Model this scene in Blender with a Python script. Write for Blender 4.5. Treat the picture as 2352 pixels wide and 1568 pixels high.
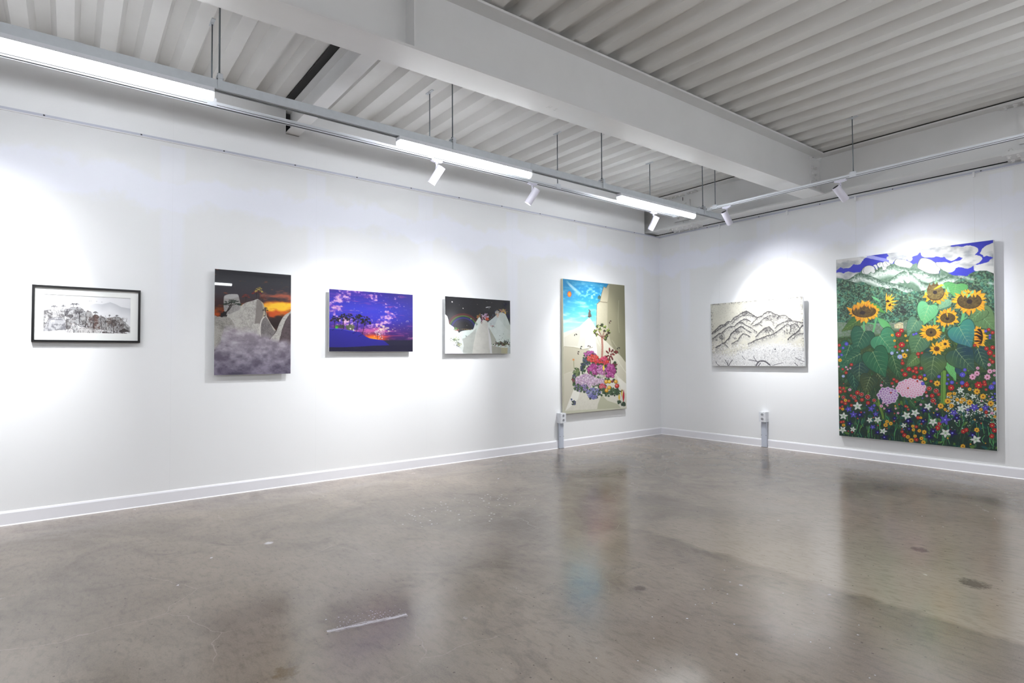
import bpy, bmesh, math
import numpy as np
from mathutils import Vector, Matrix
PI = math.pi; R = math.radians
for o in list(bpy.data.objects): bpy.data.objects.remove(o)
S = bpy.context.scene; COL = S.collection

# ------------------------------------------------------------------ camera, world, exposure
def make_camera():
    yaw, pit, rol = R(52.03494), R(1.57213), R(-.3238); f = 1304.147
    F = Vector((math.cos(pit)*math.cos(yaw), math.cos(pit)*math.sin(yaw), math.sin(pit)))
    Rt = F.cross(Vector((0, 0, 1))).normalized(); U = Rt.cross(F)
    R2 = Rt*math.cos(rol)+U*math.sin(rol); U2 = U*math.cos(rol)-Rt*math.sin(rol)
    cd = bpy.data.cameras.new('camera'); cd.sensor_width = 36; cd.lens = f/2352*36; cd.clip_start = .05
    c = bpy.data.objects.new('camera', cd); COL.objects.link(c)
    m = Matrix((R2, U2, -F)).transposed().to_4x4(); m.translation = (-7.2488, -5.5433, 1.2); c.matrix_world = m
    S.camera = c
make_camera()
W = bpy.data.worlds.new('world'); S.world = W; W.use_nodes = True
W.node_tree.nodes['Background'].inputs[0].default_value = (.01, .01, .012, 1); W.node_tree.nodes['Background'].inputs[1].default_value = .2
S.view_settings.view_transform = 'Standard'; S.view_settings.look = 'None'; S.view_settings.gamma = 1; S.view_settings.use_curve_mapping = False
S.view_settings.exposure = 1.17
LED_POWER = 22.0        # emission of the linear lamps' diffusers
SPOT_W = 52.0           # watts of one track spotlight
SPOT_COL = (.97, .985, 1.0); LED_COL = (.935, .965, 1.0)

# ------------------------------------------------------------------ helpers
def lin(c):
    c = np.asarray(c, float)/255; return np.where(c <= .04045, c/12.92, ((c+.055)/1.055)**2.4)
def srgb(r, g, b): return tuple(float(v) for v in lin((r, g, b)))+(1,)
def mat(name, col, rough=.5, metal=0, spec=.5, noise=None, bump=0, bscale=60, coat=0, emit=None, es=0):
    m = bpy.data.materials.new(name); m.use_nodes = True; nt = m.node_tree; p = nt.nodes['Principled BSDF']
    p.inputs['Base Color'].default_value = col; p.inputs['Roughness'].default_value = rough; p.inputs['Metallic'].default_value = metal
    p.inputs['Specular IOR Level'].default_value = spec; p.inputs['Coat Weight'].default_value = coat
    tc = nt.nodes.new('ShaderNodeTexCoord')
    if noise:
        sc, c2, lo, hi = noise; n = nt.nodes.new('ShaderNodeTexNoise'); n.inputs['Scale'].default_value = sc; n.inputs['Detail'].default_value = 6
        nt.links.new(tc.outputs['Object'], n.inputs['Vector']); r = nt.nodes.new('ShaderNodeValToRGB')
        r.color_ramp.elements[0].position = lo; r.color_ramp.elements[0].color = col; r.color_ramp.elements[1].position = hi; r.color_ramp.elements[1].color = c2
        nt.links.new(n.outputs['Fac'], r.inputs[0]); nt.links.new(r.outputs[0], p.inputs['Base Color'])
    if bump:
        n = nt.nodes.new('ShaderNodeTexNoise'); n.inputs['Scale'].default_value = bscale; n.inputs['Detail'].default_value = 4
        nt.links.new(tc.outputs['Object'], n.inputs['Vector']); b = nt.nodes.new('ShaderNodeBump'); b.inputs['Strength'].default_value = bump; b.inputs['Distance'].default_value = .004
        nt.links.new(n.outputs['Fac'], b.inputs['Height']); nt.links.new(b.outputs[0], p.inputs['Normal'])
    if emit: p.inputs['Emission Color'].default_value = emit; p.inputs['Emission Strength'].default_value = es
    return m

def add_box(bm, a, b):
    x0, y0, z0 = a; x1, y1, z1 = b
    v = [bm.verts.new(p) for p in ((x0,y0,z0),(x1,y0,z0),(x1,y1,z0),(x0,y1,z0),(x0,y0,z1),(x1,y0,z1),(x1,y1,z1),(x0,y1,z1))]
    for f in ((0,3,2,1),(4,5,6,7),(0,1,5,4),(1,2,6,5),(2,3,7,6),(3,0,4,7)): bm.faces.new([v[i] for i in f])
    return v
def add_tube(bm, p, q, r, n=12, cap=True, r2=None, smooth=True):
    p, q = Vector(p), Vector(q); d = (q-p).normalized(); u = d.orthogonal().normalized(); w = d.cross(u); r2 = r if r2 is None else r2
    A = [bm.verts.new(p+(u*math.cos(t)+w*math.sin(t))*r) for t in (2*PI*i/n for i in range(n))]
    B = [bm.verts.new(q+(u*math.cos(t)+w*math.sin(t))*r2) for t in (2*PI*i/n for i in range(n))]
    for i in range(n):
        f = bm.faces.new((A[i], A[(i+1) % n], B[(i+1) % n], B[i])); f.smooth = smooth
    if cap: bm.faces.new(A[::-1]); bm.faces.new(B)
def add_prism(bm, pts, ext):
    """closed polygon (list of 3-D points) pushed along ext"""
    e = Vector(ext); A = [bm.verts.new(p) for p in pts]; B = [bm.verts.new(Vector(p)+e) for p in pts]; n = len(pts)
    bm.faces.new(A[::-1]); bm.faces.new(B)
    for i in range(n): bm.faces.new((A[i], A[(i+1) % n], B[(i+1) % n], B[i]))
def BM(*boxes):
    bm = bmesh.new()
    for a, b in boxes: add_box(bm, a, b)
    return bm
def obj(name, bm, m, parent=None, loc=None, bevel=0, seg=2):
    if bevel: bmesh.ops.bevel(bm, geom=[e for e in bm.edges if e.is_manifold and e.calc_face_angle(0) > .5], offset=bevel, segments=seg, affect='EDGES', clamp_overlap=True)
    bmesh.ops.recalc_face_normals(bm, faces=bm.faces)
    base = Vector((0, 0, 0))
    if parent is not None: base = parent['_o'] if '_o' in parent else (0, 0, 0); base = Vector(base)
    if loc is not None and parent is None: base = Vector(loc)
    if any(base): bmesh.ops.translate(bm, verts=bm.verts, vec=-base)
    me = bpy.data.meshes.new(name); bm.to_mesh(me); bm.free(); me.materials.append(m)
    o = bpy.data.objects.new(name, me); COL.objects.link(o)
    if parent is None: o.location = base
    else: o.parent = parent
    o['_o'] = tuple(base); return o
def tag(o, label=None, cat=None, group=None, kind=None):
    if label: o['label'] = label
    if cat: o['category'] = cat
    if group: o['group'] = group
    if kind: o['kind'] = kind
    return o
def thing(name, label, cat, loc=(0, 0, 0), rz=0, group=None):
    o = bpy.data.objects.new(name, None); COL.objects.link(o); o.empty_display_size = .05
    o.location = loc; o.rotation_euler = (0, 0, rz); o['_o'] = tuple(loc); return tag(o, label, cat, group)
def local_thing(name, label, cat, loc=(0, 0, 0), rz=0, group=None):
    o = thing(name, label, cat, loc, rz, group); o['_o'] = (0., 0., 0.); return o
def struct(name, bm, m, label, cat): return tag(obj(name, bm, m), label, cat, kind='structure')
def copy_tree(o, parent=None):
    c = o.copy(); COL.objects.link(c)
    if parent is not None: c.parent = parent
    for ch in [x for x in bpy.data.objects if x.parent == o]: copy_tree(ch, c)
    return c
# ------------------------------------------------------------------ materials of the room
def wall_material(name, axis):
    m = bpy.data.materials.new(name); m.use_nodes = True; nt = m.node_tree; N, L = nt.nodes.new, nt.links.new; p = nt.nodes['Principled BSDF']
    p.inputs['Roughness'].default_value = .55; p.inputs['Specular IOR Level'].default_value = .25
    tc = N('ShaderNodeTexCoord'); sp = N('ShaderNodeSeparateXYZ'); L(tc.outputs['Object'], sp.inputs[0])
    nz = N('ShaderNodeTexNoise'); nz.inputs['Scale'].default_value = 2.2; nz.inputs['Detail'].default_value = 5; nz.inputs['Roughness'].default_value = .6; L(tc.outputs['Object'], nz.inputs['Vector'])
    def M(op, a, b=None, c=None):
        n = N('ShaderNodeMath'); n.operation = op
        for i, v in enumerate((a, b, c)):
            if v is None: continue
            if isinstance(v, (int, float)): n.inputs[i].default_value = v
            else: L(v, n.inputs[i])
        return n.outputs[0]
    h, z, n = sp.outputs[axis], sp.outputs[2], nz.outputs['Fac']
    # filler coats over the board joints: a wavering horizontal one and vertical ones every 1.22 m
    zw = M('ADD', z, M('MULTIPLY', M('SUBTRACT', n, .5), .55)); band = M('SUBTRACT', 1, M('SMOOTH_MIN', M('DIVIDE', M('ABSOLUTE', M('SUBTRACT', zw, 2.62)), .17), 1, .25))
    per = M('ABSOLUTE', M('SUBTRACT', M('FRACT', M('DIVIDE', M('ADD', h, 20.6), 1.22)), .5)); vert = M('MULTIPLY', M('SUBTRACT', 1, M('MINIMUM', M('DIVIDE', per, .085), 1)), M('DIVIDE', M('SUBTRACT', z, 1.3), 1.3))
    vert = M('MINIMUM', M('MULTIPLY', M('MAXIMUM', vert, 0), M('ADD', 1.2, M('MULTIPLY', n, 1.6))), .6)
    f = M('MAXIMUM', M('MINIMUM', M('MULTIPLY', M('MAXIMUM', band, 0), 2.5), 1), vert); f = M('MULTIPLY', f, M('LESS_THAN', z, 3.0))
    mx = N('ShaderNodeMix'); mx.data_type = 'RGBA'; L(f, mx.inputs[0]); mx.inputs[6].default_value = srgb(236, 237, 239); mx.inputs[7].default_value = srgb(238, 240, 250)
    jl = M('LESS_THAN', M('ABSOLUTE', M('SUBTRACT', M('FRACT', M('DIVIDE', M('ADD', h, 20.6), 1.22)), .5)), .0009)
    m2 = N('ShaderNodeMix'); m2.data_type = 'RGBA'; L(M('MULTIPLY', jl, .16), m2.inputs[0]); L(mx.outputs[2], m2.inputs[6]); m2.inputs[7].default_value = srgb(196, 198, 202)
    L(m2.outputs[2], p.inputs['Base Color'])
    b = N('ShaderNodeBump'); b.inputs['Strength'].default_value = .06; b.inputs['Distance'].default_value = .003
    n2 = N('ShaderNodeTexNoise'); n2.inputs['Scale'].default_value = 120; L(tc.outputs['Object'], n2.inputs['Vector']); L(n2.outputs['Fac'], b.inputs['Height']); L(b.outputs[0], p.inputs['Normal'])
    return m

def floor_material():
    m = bpy.data.materials.new('polished_concrete'); m.use_nodes = True; nt = m.node_tree; N, L = nt.nodes.new, nt.links.new; p = nt.nodes['Principled BSDF']
    tc = N('ShaderNodeTexCoord'); co = tc.outputs['Object']; sp = N('ShaderNodeSeparateXYZ'); L(co, sp.inputs[0]); X, Y = sp.outputs[0], sp.outputs[1]
    def M(op, a, b=None, c=None, clamp=False):
        n = N('ShaderNodeMath'); n.operation = op; n.use_clamp = clamp
        for i, v in enumerate((a, b, c)):
            if v is None: continue
            if isinstance(v, (int, float)): n.inputs[i].default_value = v
            else: L(v, n.inputs[i])
        return n.outputs[0]
    def noise(sc, det=5, ro=.55, dist=0, off=(0, 0, 0), stretch=(1, 1, 1), rot=0):
        mp = N('ShaderNodeMapping'); mp.inputs[1].default_value = off; mp.inputs[3].default_value = stretch; mp.inputs[2].default_value = (0, 0, rot); L(co, mp.inputs[0])
        n = N('ShaderNodeTexNoise'); n.inputs['Scale'].default_value = sc; n.inputs['Detail'].default_value = det; n.inputs['Roughness'].default_value = ro; n.inputs['Distortion'].default_value = dist
        L(mp.outputs[0], n.inputs['Vector']); return n.outputs['Fac']
    def mix(f, a, b):
        n = N('ShaderNodeMix'); n.data_type = 'RGBA'; L(f, n.inputs[0])
        for i, v in ((6, a), (7, b)):
            if isinstance(v, tuple): n.inputs[i].default_value = v
            else: L(v, n.inputs[i])
        return n.outputs[2]
    def band(v, lo, hi): return M('DIVIDE', M('SUBTRACT', v, lo), hi-lo, clamp=True)
    big = noise(.55, 4, .5, .6); med = noise(1.7, 7, .6, .8, (4, 2, 0)); fine = noise(14, 6, .65, 0, (1, 7, 0)); st = noise(3, 6, .6, .4, (3, 1, 0), (1, .32, 1), .5)
    col = mix(band(med, .36, .64), srgb(104, 94, 85), srgb(143, 132, 121))
    col = mix(M('MULTIPLY', band(big, .42, .62), .55), col, srgb(162, 147, 133))
    col = mix(M('MULTIPLY', band(st, .5, .72), .45), col, srgb(122, 112, 94))
    col = mix(M('MULTIPLY', band(noise(2.6, 8, .65, 1.2, (9, 4, 0)), .56, .7), .5), col, srgb(85, 75, 65))
    col = mix(M('MULTIPLY', M('SUBTRACT', fine, .3), .35), col, srgb(152, 139, 129))
    # paler pour beyond the slab joint near x=-4.12
    j = M('MULTIPLY', band(M('ADD', X, M('MULTIPLY', med, .25)), -4.02, -3.96), M('MULTIPLY', band(Y, -2.6, -3.7), M('SUBTRACT', 1, band(X, -3.7, -1.2))))
    col = mix(M('MULTIPLY', j, .75), col, srgb(184, 171, 155))
    # scuffed pale border along the walls
    e = M('MAXIMUM', M('SUBTRACT', 1, M('DIVIDE', M('ABSOLUTE', X), .35), clamp=True), M('SUBTRACT', 1, M('DIVIDE', M('ABSOLUTE', Y), .5), clamp=True)); e = M('MULTIPLY', e, band(st, .3, .6)); col = mix(M('MULTIPLY', e, .5), col, srgb(167, 158, 156))
    # hairline cracks
    mp = N('ShaderNodeMix'); mp.data_type = 'RGBA'; mp.inputs[0].default_value = .22; L(co, mp.inputs[6]); nn = N('ShaderNodeTexNoise'); nn.inputs['Scale'].default_value = 2.5; nn.inputs['Detail'].default_value = 6; L(co, nn.inputs['Vector']); L(nn.outputs['Color'], mp.inputs[7])
    v = N('ShaderNodeTexVoronoi'); v.voronoi_dimensions = '2D'; v.feature = 'DISTANCE_TO_EDGE'; v.inputs['Scale'].default_value = 1.5; L(mp.outputs[2], v.inputs['Vector'])
    cr = M('MULTIPLY', M('LESS_THAN', v.outputs['Distance'], .0028), band(noise(1.1, 3, .5, 0, (2, 8, 0)), .5, .58)); col = mix(M('MULTIPLY', cr, .42), col, srgb(178, 167, 160))
    # paint specks, denser in patches, and dark pits
    def specks(sc, r, thr, off, a):
        mpg = N('ShaderNodeMapping'); mpg.inputs[1].default_value = off; L(co, mpg.inputs[0]); w = N('ShaderNodeTexVoronoi'); w.voronoi_dimensions = '2D'; w.inputs['Scale'].default_value = sc; w.inputs['Randomness'].default_value = 1; L(mpg.outputs[0], w.inputs['Vector'])
        c = N('ShaderNodeSeparateColor'); L(w.outputs['Color'], c.inputs[0]); d = M('ADD', w.outputs['Distance'], M('MULTIPLY', M('SUBTRACT', noise(90, 2, .5), .5), .12))
        return M('MULTIPLY', M('LESS_THAN', d, M('MULTIPLY', c.outputs[1], r)), M('GREATER_THAN', M('ADD', c.outputs[0], M('MULTIPLY', M('SUBTRACT', big, .5), a)), thr))
    wht = M('MAXIMUM', specks(9, .09, 1.05, (0, 0, 0), .9), specks(26, .11, 1.12, (3, 3, 0), 1.1)); col = mix(M('MULTIPLY', wht, .8), col, srgb(223, 221, 230))
    # scatter of spilt paint spots in front of the left wall
    c1 = M('DIVIDE', M('SQRT', M('ADD', M('POWER', M('SUBTRACT', X, -4.75), 2), M('MULTIPLY', M('POWER', M('SUBTRACT', Y, -1.75), 2), 3))), 1.0); w2 = M('MULTIPLY', specks(24, .2, .72, (5, 1, 0), 0), M('LESS_THAN', M('ADD', c1, M('MULTIPLY', med, .5)), .9)); col = mix(w2, col, srgb(223, 221, 214))
    drk = specks(15, .07, .7, (7, 5, 0), .2); col = mix(M('MULTIPLY', drk, .7), col, srgb(58, 48, 43))
    # long pale scratches with paint spatter
    ax, ay, bx, by = -6.34, -3.046, -6.002, -3.112; dx, dy = bx-ax, by-ay; Ln = math.hypot(dx, dy)
    u = M('ADD', M('MULTIPLY', M('SUBTRACT', X, ax), dx/Ln), M('MULTIPLY', M('SUBTRACT', Y, ay), dy/Ln)); vv = M('ADD', M('MULTIPLY', M('SUBTRACT', X, ax), -dy/Ln), M('MULTIPLY', M('SUBTRACT', Y, ay), dx/Ln))
    inn = M('MULTIPLY', M('GREATER_THAN', u, 0), M('LESS_THAN', u, .36)); wv = noise(26, 5, .7)
    cb = N('ShaderNodeCombineXYZ'); L(M('MULTIPLY', u, 9), cb.inputs[0]); L(M('MULTIPLY', vv, 190), cb.inputs[1]); sn = N('ShaderNodeTexNoise'); sn.inputs['Scale'].default_value = 1; sn.inputs['Detail'].default_value = 6; sn.inputs['Roughness'].default_value = .75; L(cb.outputs[0], sn.inputs['Vector'])
    env = M('SUBTRACT', 1, M('DIVIDE', M('ABSOLUTE', vv), .026), clamp=True)
    sc = M('MULTIPLY', M('MULTIPLY', M('GREATER_THAN', M('ADD', sn.outputs['Fac'], M('MULTIPLY', env, .2)), .63), M('LESS_THAN', M('ABSOLUTE', vv), .026)), inn)
    sp2 = M('MULTIPLY', M('MULTIPLY', specks(70, .26, .62, (1, 1, 0), 0), M('MULTIPLY', M('GREATER_THAN', vv, 0), M('LESS_THAN', vv, .13))), inn)
    col = mix(M('MULTIPLY', M('MAXIMUM', sc, sp2), .75), col, srgb(223, 221, 230))
    for cx, cy, r, c in ((-6.21, -1.627, .028, srgb(223, 221, 225)), (-3.498, -4.653, .07, srgb(71, 59, 49)), (-6.583, -3.271, .05, srgb(98, 82, 53)), (-4.9, -3.6, .035, srgb(81, 70, 65)), (-3.1, -4.3, .05, srgb(92, 82, 76))):
        d = M('SQRT', M('ADD', M('POWER', M('SUBTRACT', X, cx), 2), M('POWER', M('SUBTRACT', Y, cy), 2))); d = M('ADD', d, M('MULTIPLY', M('SUBTRACT', wv, .5), r*2.2)); col = mix(M('MULTIPLY', M('SUBTRACT', 1, band(d, r*.6, r*1.1)), .75), col, c)
    # fine drag marks
    lines = noise(60, 3, .6, 0, (0, 0, 0), (1, .06, 1), 1.1); col = mix(M('MULTIPLY', band(lines, .62, .75), .25), col, srgb(98, 86, 81))
    grain = noise(150, 3, .7); col = mix(M('MULTIPLY', band(grain, .35, .7), .24), col, srgb(174, 165, 149)); col = mix(M('MULTIPLY', band(noise(38, 5, .7, 0, (5, 5, 0), (1, .35, 1), .4), .48, .72), .36), col, srgb(85, 78, 68))
    L(col, p.inputs['Base Color'])
    rg = M('ADD', .09, M('ADD', M('MULTIPLY', band(med, .4, .7), .13), M('MULTIPLY', fine, .1))); rg = M('ADD', rg, M('MULTIPLY', M('MAXIMUM', wht, sc), .3)); L(rg, p.inputs['Roughness'])
    p.inputs['Specular IOR Level'].default_value = .5
    b = N('ShaderNodeBump'); b.inputs['Strength'].default_value = .3; b.inputs['Distance'].default_value = .003; L(M('ADD', M('ADD', M('MULTIPLY', fine, .35), M('MULTIPLY', noise(70, 3, .6, 0, (2, 2, 0)), .09)), M('ADD', M('MULTIPLY', med, .4), M('MULTIPLY', cr, -.4))), b.inputs['Height']); L(b.outputs[0], p.inputs['Normal'])
    return m

M_WALL_L = wall_material('left_wall_paint', 0); M_WALL_R = wall_material('right_wall_paint', 1)
M_FLOOR = floor_material()
M_DECK = mat('painted_steel_deck', srgb(230, 229, 227), .5, noise=(3, srgb(227, 226, 224), .4, .62), bump=.04, bscale=40)
M_STEEL = mat('painted_steel_beam', srgb(231, 231, 231), .42, noise=(3, srgb(228, 228, 228), .4, .65), bump=.08, bscale=50)
M_TRIM = mat('white_baseboard', srgb(236, 236, 242), .35)
M_SEAL = mat('white_sealant', srgb(242, 242, 244), .5)
M_ALU = mat('aluminium_rail', srgb(200, 203, 216), .4, .2)
M_GALV = mat('galvanised_steel', srgb(206, 211, 216), .42, .15, noise=(25, srgb(201, 206, 211), .35, .65))
M_ROD = mat('threaded_rod_steel', srgb(120, 128, 134), .4, .6)
M_TRACK = mat('white_track_enamel', srgb(222, 226, 232), .35)
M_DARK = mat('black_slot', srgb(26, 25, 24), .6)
M_WHITE = mat('white_lamp_enamel', srgb(228, 226, 240), .3)
M_BODY = mat('white_plastic', srgb(224, 226, 232), .4)
M_DIFF = mat('glowing_diffuser', srgb(240, 240, 240), .5, emit=(*LED_COL, 1), es=LED_POWER)
M_LENS = mat('glowing_lens', srgb(240, 240, 240), .5, emit=(*SPOT_COL, 1), es=12)

XL, YB, ZW, ZD, DH = -14.0, -12.0, 3.571, 3.592, .075
# ------------------------------------------------------------------ room shell
struct('floor', BM(((XL-.15, YB-.15, -.12), (.15, .15, 0))), M_FLOOR, 'polished grey brown concrete floor with paint specks and hairline cracks', 'floor')
bm = BM(((XL-.15, 0, 0), (0, .13, 3.062)), ((XL-.15, 0, 3.062), (-5.645, .13, ZW)), ((-5.645, 0, 3.062), (-5.519, .13, 3.338)), ((-5.519, 0, 3.062), (-.346, .13, ZW)))
bmesh.ops.remove_doubles(bm, verts=bm.verts, dist=1e-5)
struct('wall_left', bm, M_WALL_L, 'long white plaster wall on the left carrying five pictures', 'wall')
struct('wall_right', BM(((.0, YB, 0), (.13, .13, 3.0845))), M_WALL_R, 'white plaster wall on the right carrying the ink and sunflower pictures', 'wall')
struct('wall_west', BM(((XL-.15, YB, 0), (XL, 0, ZW))), M_WALL_R, 'white side wall behind the photographer', 'wall')
struct('wall_south', BM(((-3.6, YB-.15, 0), (.13, YB, ZW)), ((XL-.15, YB-.15, 0), (-8.0, YB, ZW)), ((-8.0, YB-.15, 2.9), (-3.6, YB, ZW))), M_WALL_L, 'white wall at the far end of the room', 'wall')
w = struct('window_1', BM(((-8.0, YB-.1, 0), (-3.6, YB-.08, 2.9))), mat('night_glass', srgb(14, 16, 20), .05), 'dark night window at the far end of the room', 'window')
obj('window_frame', BM(*[((x-.03, YB-.14, 0), (x+.03, YB-.02, 2.9)) for x in (-7.97, -6.5, -5.1, -3.63)]), M_STEEL, w)
obj('gap_shade_strip', BM(((XL, .003, ZW+.0005), (-5.66, .1, 3.5915)), ((-5.50, .003, ZW+.0005), (-.35, .1, 3.5915))), M_DARK, bpy.data.objects['wall_left'])  # black strip puts the shade of the slit above the wall into colour
# ribbed steel deck
bm = bmesh.new(); k = -2; prof = []
xr = -.578
xs = [(.14, ZD), (xr+.2565-.10, ZD), (xr+.2565-.135, ZD+DH)]
for k in range(0, 54):
    r = xr-.2565*k
    xs += [(r+.035, ZD+DH), (r, ZD), (r-.10, ZD), (r-.135, ZD+DH)]
xs = [(x, z) for x, z in xs if x < .141]
vA = [bm.verts.new((x, YB-.15, z)) for x, z in xs]; vB = [bm.verts.new((x, .35, z)) for x, z in xs]
for i in range(len(xs)-1): bm.faces.new((vA[i], vB[i], vB[i+1], vA[i+1]))
r_ = bmesh.ops.extrude_face_region(bm, geom=list(bm.faces)); bmesh.ops.translate(bm, verts=[v for v in r_['geom'] if isinstance(v, bmesh.types.BMVert)], vec=(0, 0, .03))
struct('ceiling', bm, M_DECK, 'white painted ribbed steel deck ceiling', 'ceiling')
# baseboards
def baseboard(name, P, Q, nrm, label):
    P, Q, n = Vector(P), Vector(Q), Vector(nrm); bm = bmesh.new()
    add_prism(bm, [P, P+n*.012, P+n*.012+Vector((0,0,.088)), P+n*.007+Vector((0,0,.099)), P+Vector((0,0,.099))], Q-P)
    b = struct(name, bm, M_TRIM, label, 'baseboard'); bm = bmesh.new(); add_prism(bm, [P+n*.0121, P+n*.0175, P+n*.0121+Vector((0,0,.007))], Q-P); obj('sealant_bead', bm, M_SEAL, b)
    bm = bmesh.new(); add_prism(bm, [P+n*.0008+Vector((0,0,.0992)), P+n*.0075+Vector((0,0,.0992)), P+n*.0008+Vector((0,0,.104))], Q-P); obj('top_bead', bm, M_SEAL, b)
baseboard('baseboard_left', (XL, 0, 0), (-.0005, 0, 0), (0, -1, 0), 'white baseboard along the left wall')
baseboard('baseboard_right', (0, YB, 0), (0, -.0005, 0), (-1, 0, 0), 'white baseboard along the right wall')
# picture rails
def picture_rail(name, boxes, lip, label, marks):
    t = struct(name, BM(*boxes), M_ALU, label, 'picture rail'); obj('lower_lip', BM(*lip), M_SEAL, t)
    b = bmesh.new()
    for a in marks: add_box(b, *a)
    obj('screw', b, M_DARK, t)
picture_rail('trim_1', [((XL, -.012, 3.040), (-.013, -.0005, 3.060))], [((XL, -.016, 3.034), (-.018, -.0005, 3.0395))], 'thin aluminium picture rail on the left wall', [((x-.006, -.0145, 3.048), (x+.006, -.0122, 3.056)) for x in np.arange(-13, -.5, .62)])
picture_rail('trim_2', [((-.012, YB, 3.040), (-.0005, -.0005, 3.060))], [((-.016, YB, 3.034), (-.0005, -.013, 3.0395))], 'thin aluminium picture rail on the right wall', [((-.0145, y-.006, 3.048), (-.0122, y+.006, 3.056)) for y in np.arange(-11, -.5, .78)])

# ------------------------------------------------------------------ steel beams
def h_section(c, w, z0, z1, tf, tw):
    x = w/2; return [(-x, z0), (x, z0), (x, z0+tf), (tw/2, z0+tf), (tw/2, z1-tf), (x, z1-tf), (x, z1), (-x, z1), (-x, z1-tf), (-tw/2, z1-tf), (-tw/2, z0+tf), (-x, z0+tf)]
def bolt_mesh():
    bm = bmesh.new(); add_tube(bm, (0, 0, 0), (0, 0, .014), .019, 6, smooth=False); add_tube(bm, (0, 0, .014), (0, 0, .03), .011, 10); bmesh.ops.recalc_face_normals(bm, faces=bm.faces)
    me = bpy.data.meshes.new('bolt'); bm.to_mesh(me); bm.free(); me.materials.append(M_STEEL); return me
BOLT = bolt_mesh()
def bolts(parent, pts, nrm):
    q = Vector(nrm).to_track_quat('Z', 'Y').to_euler(); base = Vector(parent['_o'])
    for p in pts:
        o = bpy.data.objects.new('bolt', BOLT); COL.objects.link(o); o.parent = parent; o.location = Vector(p)-base; o.rotation_euler = q
wb = thing('steel_beam', 'painted steel beam running along the top of the right wall', 'beam', (-.165, -5, 3.085))
bm = bmesh.new(); add_prism(bm, [(-.165+a, YB, b) for a, b in h_section(0, .25, 3.085, 3.579, .016, .011)], (0, .33-YB, 0)); obj('profile', bm, M_STEEL, wb)
obj('gap_shade_strip', BM(((-.286, YB, 3.5795), (-.05, .33, 3.5915))), M_DARK, wb)  # black strip stands in for the deep shade between flange and deck
def splice(y0):
    y1 = y0-.48; ym = (y0+y1)/2
    p = obj('splice_plate', BM(((-.30, y1, 3.073), (-.04, y0, 3.0848))), M_STEEL, wb); bolts(p, [(x, y0-.045-i*.07-(0.04 if i > 2 else 0), 3.073) for i in range(6) for x in (-.255, -.10)], (0, 0, -1))
    p = obj('splice_plate', BM(((-.29, y1, 3.1015), (-.19, y0, 3.112))), M_STEEL, wb); bolts(p, [(-.265, y0-.06-i*.12, 3.112) for i in range(4)], (0, 0, 1))
    p = obj('splice_plate', BM(((-.2, ym-.13, 3.18), (-.1708, ym+.13, 3.47))), M_STEEL, wb); bolts(p, [(-.2, ym+s*.065, z) for z in (3.23, 3.29, 3.36, 3.42) for s in (-1, 1)], (-1, 0, 0))
    p = obj('splice_plate', BM(((-.29, y1-.02, 3.551), (-.18, y0+.02, 3.5625))), M_STEEL, wb); bolts(p, [(-.25, y0-.03-i*.07, 3.551) for i in range(7)], (0, 0, -1))
    obj('joint_gap', BM(((-.174, ym-.004, 3.11), (-.1712, ym+.004, 3.175)), ((-.174, ym-.004, 3.475), (-.1712, ym+.004, 3.53))), M_DARK, wb)
splice(-.33); splice(-4.2)
mb = thing('steel_beam', 'deep white painted steel beam crossing the ceiling from upper left to the right wall', 'beam', (-.30, -2.474, 3.085), R(-1.2)); mb['_o'] = (0., 0., 0.)
bm = bmesh.new(); add_prism(bm, [(0, a, b) for a, b in h_section(0, .25, 0, .49, .017, .012)], (-13.2, 0, 0)); obj('profile', bm, M_STEEL, mb)
for x in (-5.3, -9.4): obj('stiffener', BM(((x-.006, -.122, .0175), (x+.006, -.0062, .4725))), M_STEEL, mb)
p = obj('end_plate', BM(((-.10, -.02, .05), (.125, -.0063, .45))), M_STEEL, mb); bolts(p, [(-.055, -.02, z) for z in (.12, .19, .26, .33)]+[(.005, -.02, z) for z in (.12, .19, .26, .33)], (0, -1, 0))
tc_ = bpy.data.curves.new('stamped_letters', 'FONT'); tc_.body = 'H  S'; tc_.size = .055; tc_.extrude = .0009; tc_.materials.append(M_STEEL)
to_ = bpy.data.objects.new('stamped_letters', tc_); COL.objects.link(to_); to_.parent = mb; to_.location = (-4.13, .03, -.0006); to_.rotation_euler = (PI, 0, 0)
obj('joint_gap', BM(((-.012, -.0085, .37), (-.006, -.0063, .47)), ((-.10, -.0235, .018), (-.012, -.0063, .024))), M_DARK, mb)
sb = thing('steel_beam', 'small white painted steel beam above the left wall, reaching into its notch', 'beam', (-5.60, -1.2, 3.345))
bm = bmesh.new(); add_prism(bm, [(-5.583+a, -2.36, b) for a, b in h_section(0, .125, 3.345, 3.571, .009, .007)], (0, 2.42, 0)); obj('profile', bm, M_STEEL, sb)
bm = bmesh.new(); add_prism(bm, [(-5.705, -2.36, 3.5735), (-5.64, -2.36, 3.5735), (-5.64, -2.36, 3.588), (-5.705, -2.36, 3.588)], (0, 2.4, 0)); obj('gap_shade_strip', bm, M_DARK, sb)  # dark strip drawn as the shade in the slit by the top flange
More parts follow.
